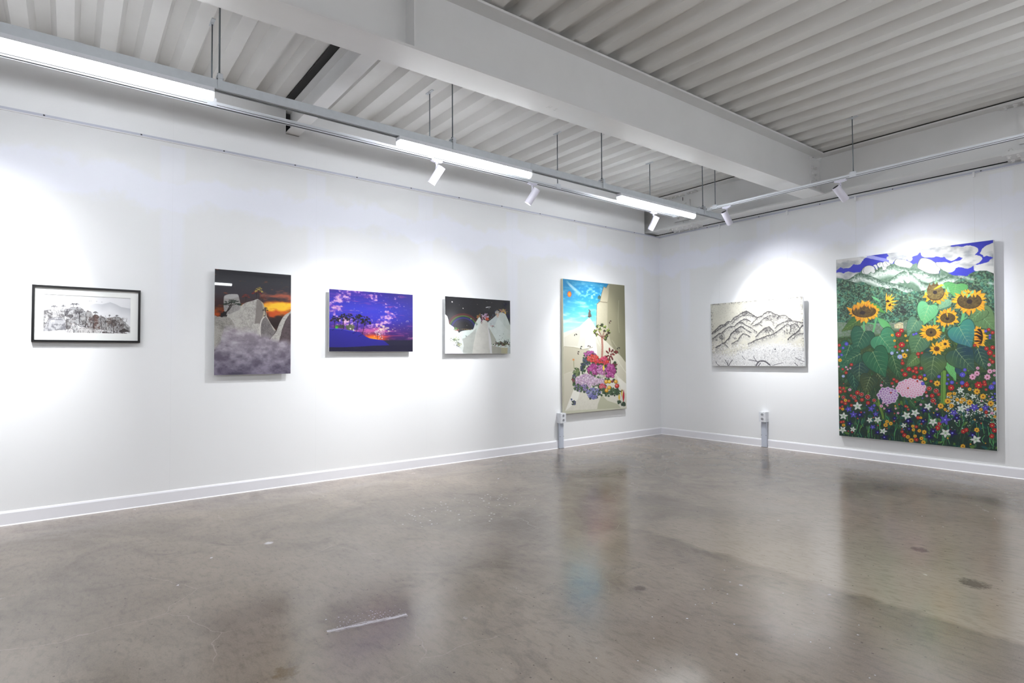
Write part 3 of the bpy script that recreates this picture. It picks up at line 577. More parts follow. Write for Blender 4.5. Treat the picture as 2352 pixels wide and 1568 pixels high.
    for _ in range(60): cv.ell(rs.normal(990, 75), rs.normal(1050, 40), 12, 8, (24, 28, 34), .7, n=7, rot=rs.rand()*3)
    # field
    cv.poly([(100,1200),(400,1230),(700,1225),(1000,1200),(1100,1150),(1250,1250),(1250,1400),(100,1400)], (150, 158, 150), .85, tex=(np.clip(fine*1.6-.3, 0, 1), (96, 124, 90)), jag=6)
    cv.poly([(885,1235),(950,1205),(1000,1215),(1005,1290),(890,1285)], (206, 198, 160)); cv.line([(890,1235),(955,1215),(1000,1240)], 6, (120,110,80)); cv.line([(905,1290),(905,1245),(945,1245),(945,1290)], 5, (120,110,80)); cv.line([(975,1285),(975,1240),(995,1240)], 5, (120,110,80))
    # meadow base
    ry = ridge_y(cv, [(100,1390),(300,1370),(700,1350),(880,1290),(1200,1300),(2300,1260)]); mk = np.clip((YY(cv)-ry[None])/(50*cv.sc), 0, 1)
    t = np.clip((fine-.4)*2.5, 0, 1)[..., None]; v = np.clip((YY(cv)/cv.H-.55)/.4, 0, 1)[..., None]
    base = (np.array((54, 78, 44))*(1-v)+np.array((20, 52, 50))*v); cv.blend(mk, base*(1-t*.55)+np.array((96, 122, 66))*t*.55*(1-v*.6))
    for _ in range(420):
        x = rs.uniform(120, 2240); y = rs.uniform(1480, 2900); c = [(40,84,44), (86,124,52), (28,58,40), (60,104,70)][rs.randint(4)]
        cv.leaf(x, y, x+rs.randn()*45, y-rs.uniform(20, 80), rs.uniform(20, 40), c, None, heart=False)
    for _ in range(260):
        x = rs.uniform(120, 2240); y = rs.uniform(1900, 2800); cv.line([(x, y), (x+rs.randn()*10, y+rs.uniform(40, 110))], 4, (110, 160, 84), .6)
    # stems
    st = (104, 186, 120)
    for l, w in (([(480,1190),(488,1330)], 28), ([(660,1110),(630,1230),(605,1345)], 26), ([(1800,1040),(1790,1130),(1770,1240)], 34), ([(1430,950),(1430,1010)], 26), ([(1415,1130),(1420,1240)], 26), ([(1545,1240),(1530,1330)], 30), ([(500,1215),(600,1225),(640,1270)], 16), ([(1720,1250),(1850,1130)], 12), ([(430,1230),(490,1290)], 14)): cv.line(l, w, st, smooth=True)
    cv.line([(1535,1840),(1532,2060),(1530,2290)], 60, (112, 156, 66)); cv.line([(1520,1850),(1515,2290)], 14, (74, 116, 52), .8)
    cv.line([(690,2150),(680,2260),(730,2420),(740,2500)], 34, (112,148,56), .9, smooth=True)
    cv.line([(960,2240),(980,2340)], 60, (92,130,50), .9)
    # leaves
    V = (196, 214, 150); V2 = (150, 210, 150)
    L = [(425,1175,188,1325,150,(56,112,56),(150,180,90),(96,96,46)),(580,860,705,935,34,(112,190,128),None,None),(520,935,775,1090,80,(84,152,72),None,None),(655,1140,885,1350,100,(80,160,86),None,(120,196,130)),
     (300,1500,180,1880,250,(44,112,84),V,(30,84,66)),(490,1320,370,1612,320,(46,112,84),V,(34,84,66)),(690,1375,905,1625,360,(62,124,88),V,(70,150,110)),
     (860,1640,965,1960,220,(54,104,66),V,(40,80,50)),(340,1850,375,2125,190,(26,66,66),V2,(30,80,60)),(660,1880,835,2065,220,(84,92,48),V,(30,60,54)),(430,1730,425,1995,290,(70,98,54),V,(24,66,74)),
     (570,1925,495,2155,250,(92,98,46),V,(30,64,60)),(440,1620,190,1760,200,(48,110,78),V,(30,80,64)),(600,1590,770,1935,350,(50,118,78),V,(36,96,70)),
     (1700,700,1680,875,330,(84,160,86),(140,190,120),(110,190,120)),(1345,975,1255,1255,290,(104,184,122),V,(120,200,150)),(1185,1180,1055,1395,210,(92,142,112),V,(70,120,110)),
     (1600,900,1450,1040,150,(110,160,110),V2,(130,180,150)),(2000,1080,2215,1310,320,(86,128,82),V2,(110,140,90)),(2060,1030,1850,1230,200,(82,122,76),V2,(110,140,90)),
     (1980,1550,2100,1845,240,(72,104,60),V,(26,66,78)),(1240,1400,1120,1645,300,(84,126,78),V,(70,110,90)),(1380,1600,1260,1720,170,(60,92,58),V,(24,60,72)),(1190,1660,1035,1805,170,(96,130,60),V,(40,80,80)),
     (1560,1370,1440,1480,80,(66,100,92),V2,None),(1600,1720,1700,1985,140,(112,188,108),None,(90,170,110)),(1700,1760,1760,1920,90,(40,74,88),None,None),
     (1410,1650,1365,1995,360,(88,116,62),V,(34,70,80)),(1690,1560,1950,1850,390,(78,112,66),V,(26,64,82)),(1735,1255,1905,1540,380,(66,148,128),V,(60,120,130))]
    for b in L: cv.leaf(*b[:5], b[5], b[6], b[7], heart=b[4] > 105)
    # sunflowers
    def sunf(x, y, rx, ry, R, Ry, n=22, a0=0, a1=2*PI, disc=(70, 54, 22), off=(0, 0)):
        for lay in (0, 1):
            for i in range(int(n*.8)):
                a = a0+(a1-a0)*(i+.5*lay+rs.uniform(-.35, .35))/int(n*.8); k = (1 if lay == 0 else .88)*rs.uniform(.8, 1.12); w = (a1-a0)/n*.68; bend = rs.uniform(-.12, .12)
                P = [(x+rx*.8*math.cos(a-w), y+ry*.8*math.sin(a-w)), (x+(rx*.5+R*.5)*k*math.cos(a-w*.8), y+(ry*.5+Ry*.5)*k*math.sin(a-w*.8)), (x+R*k*math.cos(a+bend), y+Ry*k*math.sin(a+bend)), (x+(rx*.5+R*.5)*k*math.cos(a+w*.8), y+(ry*.5+Ry*.5)*k*math.sin(a+w*.8)), (x+rx*.8*math.cos(a+w), y+ry*.8*math.sin(a+w))]
                cv.poly(P, (190, 104, 12)); c = np.mean(P, 0); f = rs.rand()
                cv.poly([c+(np.array(p)-c)*.9 for p in P], (248-8*f, 196-40*f, 36-10*f)); cv.line([P[0], c, P[2]], 5, (255, 214, 80), .7)
        if rx:
            cv.ell(x, y, rx*1.02, ry*1.02, (70, 36, 12), n=24); cv.ell(x, y, rx*.95, ry*.95, disc, n=24, tex=(np.clip(fine*1.4-.2, 0, 1), (112, 92, 44)))
            cv.ell(x+off[0], y+off[1], rx*.24, ry*.3, (34, 16, 20), .9)
    sunf(485,1060,158,82,225,150,24,off=(-20,20), disc=(74,52,14))
    for i in range(17):
        x = 338+i*18; yt = 962+((i-8)/8.)**2*34; yb = yt+rs.uniform(34, 78); q = rs.uniform(-12, 12)
        cv.poly([(x,yt),(x+26,yt-3),(x+22+q,yb*.6+yt*.4),(x+12+q*2,yb),(x+2+q,yb*.6+yt*.4)], (206,124,16)); cv.poly([(x+3,yt),(x+23,yt-2),(x+19+q,yb*.6+yt*.4-3),(x+12+q*2,yb-9),(x+5+q,yb*.6+yt*.4-3)], (250, 190-30*rs.rand(), 40))
    sunf(775,960,6,20,160,140,11,-1.5,1.5); cv.poly([(765,935),(800,905),(830,935),(800,945)], (50,20,10)); cv.poly([(800,985),(835,955),(845,980),(825,1000)], (50,20,10))
    sunf(1425,815,118,104,180,160,14,.1,PI-.1)
    for x, y in ((1350,690),(1440,650),(1530,690),(1590,740),(1310,760)): cv.poly([(x-30,y+70),(x,y-10),(x+30,y+70)], (140, 214, 150))
    cv.ell(1425,805,112,104,(96,78,36),n=24,tex=(np.clip(fine*1.4-.2,0,1),(140,122,66))); cv.ell(1422,812,28,24,(40,26,30))
    for x, y in ((1350,700),(1400,690),(1445,685),(1330,745)): cv.poly([(x-20,y+40),(x+2,y-20),(x+22,y+45)], (98,70,30))
    cv.poly([(1400,770),(1500,700),(1540,715),(1480,745),(1420,772)], (252,196,40)); cv.poly([(1560,760),(1585,800),(1600,880),(1565,830)], (252,190,40)); cv.poly([(1300,800),(1330,850),(1280,850)], (252,190,40))
    sunf(1875,925,160,104,275,180,26,off=(0,8)); cv.poly([(1800,860),(1790,790),(1830,820),(1860,840),(1900,810),(1930,770),(1930,820),(1880,860),(1845,890),(1830,850)], (130,208,150))
    for x in (1790, 1835, 1905, 1950): cv.poly([(x-26,830),(x+26,824),(x+6,882)], (250,184,36))
    sunf(1590,1150,98,66,165,140,18,off=(-5,8)); cv.poly([(1570,1085),(1590,1090),(1588,1150),(1578,1120)], (250,190,50))
    sunf(1370,1340,70,56,165,125,20,disc=(86,62,34))
    sunf(1445,1555,36,32,110,92,16,disc=(90,30,16)); sunf(1555,1492,20,18,80,74,14,disc=(40,24,12))
    sunf(1990,1400,40,100,140,150,14,-1.9,1.9); cv.ell(2000,1400,54,112,(40,20,10))
    for y0, x1, y1 in ((1310,2030,1352),(1355,2046,1392),(1400,2010,1424),(1430,2044,1448),(1478,2026,1462),(1505,2040,1490)): cv.poly([(1938,y0-16),(1975,y0-12),(x1,y1),(1980,y0+14),(1938,y0+18)], (196,110,14)); cv.poly([(1938,y0-11),(1972,y0-8),(x1-9,y1-1),(1978,y0+9),(1938,y0+12)], (250,188-20*rs.rand(),40))
    O = 1434
    # hydrangea leaves and heads
    for b in ((1050,2190,1010,2300),(1140,2200,1320,2270),(1090,2230,1215,2370),(900,2220,945,2330)): cv.leaf(*b, 105, (46,86,50), (120,170,120), veins=6)
    def hyd(x, y, rx, ry, c1, c2, n):
        cv.ell(x, y, rx, ry, (170, 150, 176), n=24, jag=3)
        for i in range(n):
            a = i*2.39996; k = math.sqrt((i+.5)/n)*.93; px, py = x+rx*k*math.cos(a), y+ry*k*math.sin(a)
            cv.ell(px, py, 27, 24, (222, 208, 222)); cv.ell(px, py, 20, 18, c1); cv.ell(px, py, 13, 11, c2); cv.ell(px, py, 4, 4, (250, 220, 220))
    hyd(800, O+738, 138, 108, (196,170,214), (140,80,170), 42); hyd(1108, O+640, 196, 126, (232,186,208), (212,130,168), 74)
    # baby's breath
    for _ in range(720):
        x = rs.uniform(1570, 2240); y = O+rs.normal(900+.12*(x-1900), 95)
        cv.ell(x, y, rs.uniform(4, 11), rs.uniform(4, 9), (228, 232, 226), n=6)
    # teal leaves and stems low down
    for _ in range(150):
        x = rs.uniform(160, 2230); y = O+rs.uniform(850, 1440); c = [(18,84,84), (14,58,62), (10,42,46), (30,90,70)][rs.randint(4)]; a = rs.uniform(-2.9, -.2)
        cv.leaf(x, y, x+math.cos(a)*rs.uniform(70, 150), y+math.sin(a)*rs.uniform(60, 130), rs.uniform(22, 40), c, None, heart=False)
    for b in ((2240,1190,2060,1180),(2230,1080,2040,1020),(2180,1340,2090,1190),(2130,1110,2010,1060),(1900,1060,2060,970),(1890,1190,2030,1070),(1610,1330,1700,1260),(2010,1210,1900,1290)): cv.leaf(b[0], O+b[1], b[2], O+b[3], 46, (12,48,48), None, heart=False)
    for _ in range(75):
        x = rs.uniform(160, 2230); y = O+rs.uniform(950, 1300); cv.line([(x, y), (x+rs.randn()*16, y+60), (x+rs.randn()*24, y+rs.uniform(90, 160))], 7, (100, 190, 110), .85, smooth=True)
    R, Yl = [], []
    red = [(160,75,20),(165,155,22),(320,330,22),(205,390,18),(250,437,20),(985,70,40),(900,95,20),(955,127,16),(1200,190,25),(1250,177,15),(1205,232,12),(990,272,14),(995,312,24),(1080,390,32),(1170,380,26),(1240,380,24),(1135,415,22),(1180,430,22),(990,405,20),(1027,460,32),(1150,495,28),(1228,498,30),(880,525,20),(918,550,22),(857,577,20),(1370,550,20),(170,635,20),(215,640,20),(173,685,28),(235,680,20),(400,700,30),(315,737,18),(460,793,26),(380,805,20),(285,807,20),(193,820,22),(240,840,24),(320,865,20),(200,878,15),(168,900,20),(540,833,26),(1470,722,22),(1385,740,30),(1305,695,18),(1428,845,14),(1037,878,20),(1070,920,18),(1200,1028,24),(1175,1148,22),(990,1213,22),(1020,1258,28),(1178,1318,26),(1457,1163,34),(1838,597,32),(1998,600,50),(2072,560,24),(2080,592,26),(1780,615,18),(1635,635,40),(2095,660,20),(2100,120,28),(2145,175,36),(2180,105,28),(2200,215,20),(2148,265,20),(2180,295,26),(1945,77,20),(2097,960,22),(1795,1210,30),(1835,1190,28),(2175,1130,34),(2205,1195,32),(2170,1272,30),(185,1085,20),(215,1080,18),(940,-66,38),(980,-118,30),(2130,-130,22),(2180,-90,24)]
    redw = [(455,722,26),(357,760,26),(535,755,30),(620,800,22),(1345,645,30),(1437,675,30),(1397,805,32),(1480,1110,26),(213,760,22)]
    yel = [(170,272,24),(1020,212,38),(890,15,18),(1055,15,16),(1450,578,42),(1605,722,30),(1975,685,42),(1880,655,24),(2055,750,40),(1678,712,24),(1630,710,18),(1635,760,16),(1590,810,42),(1715,792,26),(1775,780,18),(1812,797,22),(1768,822,24),(1880,828,40),(2157,843,40),(1640,873,30),(1498,875,40),(1555,918,20),(1595,938,16),(242,800,22),(205,915,20),(215,1125,22),(790,1080,26),(840,1105,26),(772,1125,30),(1130,1140,22),(1138,1187,22),(1217,1200,24),(1282,1218,30),(1160,1270,24),(1245,1300,26),(1065,1280,28),(1110,1328,34),(1270,1352,30),(1972,1190,34),(1790,1405,32),(2025,920,24),(2215,915,22),(2210,1015,20),(1235,1030,20),(155,750,16),(860,-58,20),(1035,-50,18),(1295,520,24)]
    blu = [(255,57,26),(210,110,18),(190,203,18),(150,228,18),(1285,470,20),(1475,488,24),(1590,470,18),(1598,523,14),(1645,565,28),(1780,570,30),(1785,465,38),(1815,400,24),(1262,580,24),(1580,580,20),(2165,628,38),(2200,575,24),(2210,715,14),(2180,760,18),(2210,797,14),(620,868,20),(1140,-66,18),(1175,-78,18),(2145,-54,18),(2145,-20,18),(2090,-110,20)]
    lbl = [(855,180,26),(960,228,38),(995,150,20),(1058,140,16),(925,170,14),(212,482,22)]
    pnk = [(250,363,16),(305,378,15),(270,393,14),(150,355,14),(715,603,20),(298,660,24),(2135,333,26),(1985,377,26),(2145,420,38),(2200,410,22),(1975,447,42),(1918,492,46),(2112,495,46),(2205,470,20),(715,875,26),(797,868,16),(755,908,16),(735,838,14),(905,908,16),(935,967,18),(1235,857,20),(1315,742,20),(1448,918,18),(1113,777,10),(872,617,16),(2172,970,24)]
    for _ in range(70):
        x = rs.uniform(150, 2230); y = rs.uniform(470, 1400); c = [(178,24,34),(200,60,40),(228,160,40),(206,120,160),(90,84,190)][rs.choice(5, p=[.45,.1,.25,.1,.1])]
        if y > 500 or x < 300 or x > 2050: cv.flower(x, O+y, rs.uniform(9, 15), c, (250,220,140))
    for x, y, r in red: cv.flower(x, O+y, r*1.15, (188,22,34), (250,214,120))
    for x, y, r in redw: cv.flower(x, O+y, r*1.1, (178,22,34), (250,200,120), edge=(232,220,214))
    for x, y, r in yel: cv.flower(x, O+y, r*1.1, (238,178,40), (120,40,10))
    for x, y, r in blu: cv.flower(x, O+y, r*1.1, (84,78,206), (170,160,240))
    for x, y, r in lbl: cv.flower(x, O+y, r, (168,182,236), (240,230,160))
    for x, y, r in pnk: cv.flower(x, O+y, r, (236,172,204), (150,40,60))
    def bell(x, y, r, c, cc, c3):
        a = rs.rand()*3; sq = rs.uniform(.7, .95); c = np.array(c, float); r = r*1.08
        for k in range(5):
            t = a+k*2*PI/5; ct, st_ = math.cos(t), math.sin(t)*sq; w = .42
            P = [(x, y), (x+r*.5*math.cos(t-w*1.5), y+r*.5*math.sin(t-w*1.5)*sq), (x+r*.8*math.cos(t-w*.55), y+r*.8*math.sin(t-w*.55)*sq), (x+r*1.08*ct, y+r*1.08*st_), (x+r*.8*math.cos(t+w*.55), y+r*.8*math.sin(t+w*.55)*sq), (x+r*.5*math.cos(t+w*1.5), y+r*.5*math.sin(t+w*1.5)*sq)]
            cv.poly(P, c*.6); m = np.mean(P, 0); cv.poly([m+(np.array(p)-m)*.88 for p in P], c); cv.line([(x, y), (x+r*.85*ct, y+r*.85*st_)], 3, c*.8, .8); cv.ell(x, y, r*.26, r*.22, cc, .9, n=8); cv.ell(x, y, r*.1, r*.1, c3, n=6)
    for x, y, r in [(430,990,58),(815,938,55),(890,1035,40),(1070,1070,60),(1265,1075,55),(1280,932,50),(1455,990,52),(1710,1030,60),(1650,1230,70),(1398,1205,55),(1345,1275,55),(1918,1255,60),(755,1285,52),(665,1220,45),(1080,1175,40),(295,1105,45)]: bell(x, O+y, r, (24,14,88), (60,60,190), (190,190,250))
    for x, y, r in [(345,985,48),(280,915,45),(580,910,45),(640,980,38),(600,1150,40),(1555,1055,72),(1670,965,50),(1940,893,62),(2085,900,50),(1855,925,30)]: bell(x, O+y, r, (88,76,190), (90,90,210), (220,220,255))
    for x, y, r in [(400,875,60),(215,1005,55),(205,1185,48),(665,1055,50),(560,1060,40),(740,1205,50),(1045,1000,60),(1160,965,58),(1330,880,55),(1395,1085,58),(1010,1130,40),(1560,1230,70),(1960,1315,72),(1768,910,60),(340,1180,40),(1757,668,46),(1925,748,44)]: bell(x, O+y, r, (232,236,230), (190,222,190), (120,150,100))
    return cv.done()

def paint_flower_mountain():
    cv = Canvas(260, 380, [(153,72),(668,128),(682,1157),(153,1207)], seed=3); rs = cv.rs; fine = cv.fbm(60, 90, 3)
    gradient(cv, [(0,(16,132,186)),(.12,(24,142,196)),(.25,(84,190,220)),(.36,(176,226,238)),(1,(176,226,238))])
    cl = np.clip((cv.fbm(6, 40, 4)-.5)*4, 0, 1)*np.clip(.2+YY(cv)/cv.H*2.2, 0, 1); cv.blend(cl*.8, (226, 244, 248))
    cl = np.clip((cv.fbm(26, 70, 2)-.52)*5, 0, 1)*np.exp(-(((np.arange(cv.W)[None]/cv.W-.45)/.25)**2))*np.exp(-(((YY(cv)/cv.H-.1)/.09)**2)); cv.blend(cl*.6, (210, 238, 246))
    for i in range(9): cv.line([(180+i*4, 90+i*5), (215+i*6, 130+i*4), (285+i*2, 215-i*3)], 14, (206, 230, 238), .13, smooth=True)
    cv.ell(207, 200, 17, 24, (226, 60, 10)); cv.ell(207, 200, 14, 20, (250, 130, 20)); cv.ell(207, 200, 8, 12, (250, 160, 40))
    def g(P, c, c2, **k): cv.poly(P, c, tex=(np.clip((np.arange(cv.W)[None]/cv.W-k.pop('a', .3))*k.pop('b', 1.6)+0*YY(cv)+(fine-.5)*.12, 0, 1), c2), **k)
    g([(425,560),(428,470),(435,280),(460,262),(476,190),(494,140),(512,150),(530,118),(700,120),(700,1180),(425,1180)], (196,190,166), (138,134,108), a=.5, b=1.8)
    cv.poly([(540,116),(700,110),(700,1000),(540,560),(520,420),(522,280),(536,200)], (150,146,120), tex=(np.clip((np.arange(cv.W)[None]/cv.W-.72)*3+0*YY(cv), 0, 1), (128,126,98)))
    cv.poly([(460,262),(476,190),(494,140),(520,150),(530,180),(525,262)], (186,178,152)); cv.line([(435,282),(460,262),(525,270)], 4, (120,112,90)); cv.line([(525,270),(522,430),(540,570)], 4, (170,166,142))
    cv.line([(430,480),(436,280),(462,258),(478,190),(494,138),(514,150),(534,116)], 3, (110,104,84)); cv.line([(620,250),(612,400),(622,520)], 3, (190,188,160), .8)
    cv.line([(635,720),(600,640),(560,580)], 3, (200,198,176), .6)
    g([(140,524),(200,503),(240,492),(290,468),(330,430),(366,397),(374,395),(405,440),(430,490),(480,560),(560,640),(640,720),(700,800),(700,1220),(140,1220)], (232,229,214), (190,184,160), a=.45, b=1.3)
    cv.poly([(366,397),(374,395),(402,460),(420,560),(440,700),(330,650),(344,520)], (246,245,238), .9); cv.line([(372,397),(352,500),(350,560)], 3, (206,202,184)); cv.line([(372,397),(430,540),(470,640)], 3, (200,196,176))
    cv.poly([(300,480),(290,560),(270,630),(158,628),(158,560),(230,520)], (222,218,200), .8)
    g([(140,634),(230,640),(300,660),(360,655),(420,700),(420,900),(240,840),(160,870),(140,860)], (196,190,168), (214,210,190), a=.1, b=2)
    cv.line([(158,634),(240,642),(320,660),(400,640)], 4, (180,174,150))
    g([(430,600),(520,700),(560,790),(590,870),(560,910),(440,760)], (228,224,208), (200,196,172))
    cv.poly([(140,872),(200,850),(300,830),(480,860),(560,900),(600,960),(700,1000),(700,1220),(140,1220)], (228,225,212), tex=(fine*.5, (205,200,184)))
    cv.poly([(140,872),(210,850),(300,840),(260,960),(200,1080),(160,1180),(140,1180)], (206,201,182)); cv.poly([(250,960),(300,980),(270,1080),(190,1160),(165,1178)], (238,236,226))
    cv.poly([(470,1040),(520,1060),(600,1110),(640,1162),(430,1180),(440,1120)], (190,190,164)); cv.poly([(600,890),(700,960),(700,1050),(640,1000)], (236,233,222)); cv.poly([(480,1050),(560,1070),(610,1120),(520,1090)], (222,220,204))
    cv.line([(540,800),(600,880),(690,960)], 4, (236,234,220)); cv.line([(600,740),(660,830),(690,870)], 4, (226,224,206)); cv.poly([(153,1180),(300,1170),(682,1150),(690,1230),(140,1230)], (206,206,184))
    def cluster(x, y, rx, ry, n, cols, r, dk=(40,70,36)):
        for _ in range(n//2): cv.ell(x+rs.randn()*rx*.55, y+rs.randn()*ry*.55, r*.9, r*.9, dk, .9, n=7)
        for _ in range(int(n*1.7)):
            a = rs.rand()*6.3; k = math.sqrt(rs.rand()); px, py = x+rx*k*math.cos(a), y+ry*k*math.sin(a); c = np.array(cols[rs.randint(len(cols))]); q = r*rs.uniform(.7, 1.15)
            q *= .82; t = rs.rand()*3; cv.star(px, py, q*1.1, q*.8, 5, c*.72, t); cv.star(px-q*.08, py-q*.1, q*.95, q*.5, 5, c*.9+20, t); cv.ell(px-q*.25, py-q*.25, q*.3, q*.26, c*.45+138, .75, n=5); cv.ell(px+q*.1, py+q*.1, q*.2, q*.2, c*.4, .8, n=5)
    # small trees
    for i in range(9): y = 330+i*7; w = 5+i*1.6; cv.ell(375+rs.randn()*2, y, w, 5, (110,84,76) if i % 2 else (70,84,70))
    cv.line([(373,380),(371,398)], 4, (60,50,44))
    cluster(455, 228, 12, 16, 10, [(60,90,70),(80,110,90)], 6); cv.line([(455,240),(450,262)], 3, (70,60,50))
    # tree
    cv.line([(476,545),(481,640),(475,745)], 16, (190,136,120)); 
    for i in range(13): cv.line([(470,560+i*14),(486,566+i*14)], 3, (140,84,74), .7)
    for t in ((430,520),(450,500),(500,500),(520,530),(505,575),(545,520)): cv.line([(478,560),(t[0], t[1])], 6, (130,84,70))
    for x, y in ((425,500),(440,465),(470,460),(500,470),(530,500),(520,540),(505,570),(430,535),(460,490),(500,510),(415,515),(478,455),(535,515),(510,560)):
        for k in range(7):
            a = rs.rand()*6.3; cv.leaf(x, y, x+15*math.cos(a), y+18*math.sin(a), 11, [(30,50,26),(150,170,70),(70,90,40),(50,20,24)][rs.randint(4)], None, heart=False)
    # butterflies
    for x, y, a, c in ((541,426,.6,(110,30,26)),(253,530,1.2,(60,70,50)),(296,641,.4,(40,60,60)),(370,626,1.8,(150,100,50)),(272,686,.2,(110,30,30)),(612,642,1.2,(36,40,40)),(347,676,1,(150,110,60))):
        for sg in (-1, 1):
            u = (math.cos(a+sg*.55), math.sin(a+sg*.55)); v = (math.cos(a+sg*1.5), math.sin(a+sg*1.5))
            cv.poly([(x, y), (x+u[0]*16, y+u[1]*18), (x+u[0]*10+v[0]*9, y+u[1]*10+v[1]*10), (x+v[0]*9, y+v[1]*11)], (24,20,18)); cv.poly([(x+u[0]*3, y+u[1]*3), (x+u[0]*12, y+u[1]*13), (x+u[0]*7+v[0]*5, y+u[1]*7+v[1]*6)], c)
    # plants
    cluster(375,700,50,26,40,[(196,90,170),(176,70,150)],10); cluster(345,760,32,30,40,[(70,70,110),(50,80,60)],9); cluster(312,810,16,40,26,[(40,60,50),(60,60,100)],9)
    cluster(400,735,45,28,44,[(226,50,34),(230,90,80)],13); cluster(470,765,60,28,46,[(226,50,34),(222,60,110),(206,40,44)],13); cluster(495,735,26,16,16,[(230,70,110)],12)
    for i in range(26): a = i*.9; k = 32*math.sqrt(i/26); cv.leaf(545+k*math.cos(a)*.9, 700+k*math.sin(a)*1.3, 545+(k+16)*math.cos(a)*.9, 700+(k+18)*math.sin(a)*1.3, 14, (128,26,26) if i % 2 else (80,14,18), None, heart=False)
    cv.line([(545,740),(548,830)], 8, (90,20,20)); cluster(594,680,14,12,14,[(120,26,26)],7); cluster(585,785,18,18,18,[(100,24,24)],8); cv.line([(550,825),(582,795)], 5, (90,20,20)); cv.line([(545,700),(594,680)], 4, (90,20,20))
    cluster(410,830,52,46,90,[(158,30,120),(190,60,150),(206,110,180)],14); cluster(545,840,42,58,80,[(158,30,120),(196,80,160)],14); cluster(470,835,34,40,40,[(214,140,196),(190,100,170)],13)
    cv.leaf(490,840,488,785,16,(236,220,60),None,heart=False); cv.line([(492,840),(496,895)], 5, (150,120,80))
    cluster(455,890,30,14,16,[(220,214,200)],12,(60,60,50))
    cluster(262,850,26,34,30,[(120,140,80),(60,80,50)],10); cv.line([(240,820),(238,750)], 3, (110,130,70)); cv.star(236,745,14,5,5,(214,130,60),.3)
    cluster(240,910,14,40,24,[(170,50,40),(60,70,110),(40,70,40)],8)
    cluster(340,925,88,52,150,[(222,186,216),(206,166,206),(236,214,232)],14,(60,90,50)); cluster(455,935,50,30,40,[(222,190,216)],13,(60,90,50)); cluster(300,985,60,30,40,[(70,100,60),(140,120,180)],11)
    cluster(400,1020,60,34,60,[(130,130,200),(170,170,214),(60,90,60)],12,(36,60,40)); cluster(396,1060,34,16,18,[(120,120,190)],11,(30,50,34))
    cluster(475,975,30,22,26,[(230,60,90),(226,110,120)],12); cluster(530,1010,60,34,30,[(60,90,50)],11,(40,70,40))
    for x, y, r, c in ((510,930,17,(230,170,20)),(537,930,16,(238,190,30)),(591,930,16,(226,160,30)),(535,980,17,(234,176,30)),(513,1005,17,(230,166,20)),(601,966,19,(206,34,30)),(562,928,11,(120,20,24)),(600,1000,10,(60,90,40))):
        cv.ell(x, y, r, r*1.05, np.array(c)*.6); cv.ell(x, y-2, r*.82, r*.82, c); cv.ell(x-3, y-5, r*.4, r*.4, np.array(c)*.5+120)
    cluster(600,1015,26,26,34,[(60,100,50),(40,70,40)],9,(24,44,26)); cluster(620,1100,14,12,14,[(40,70,40)],8); cluster(656,1120,18,16,18,[(30,60,34)],8)
    cv.leaf(620,1090,619,1030,14,(230,190,40),None,heart=False); cv.leaf(641,1060,643,988,10,(226,190,50),None,heart=False); cv.leaf(654,1105,658,995,16,(190,24,44),None,heart=False)
    cluster(235,1110,16,20,14,[(40,60,44),(90,90,150)],7,(24,34,26)); cluster(215,1080,6,8,5,[(100,110,190)],6)
    return cv.done()

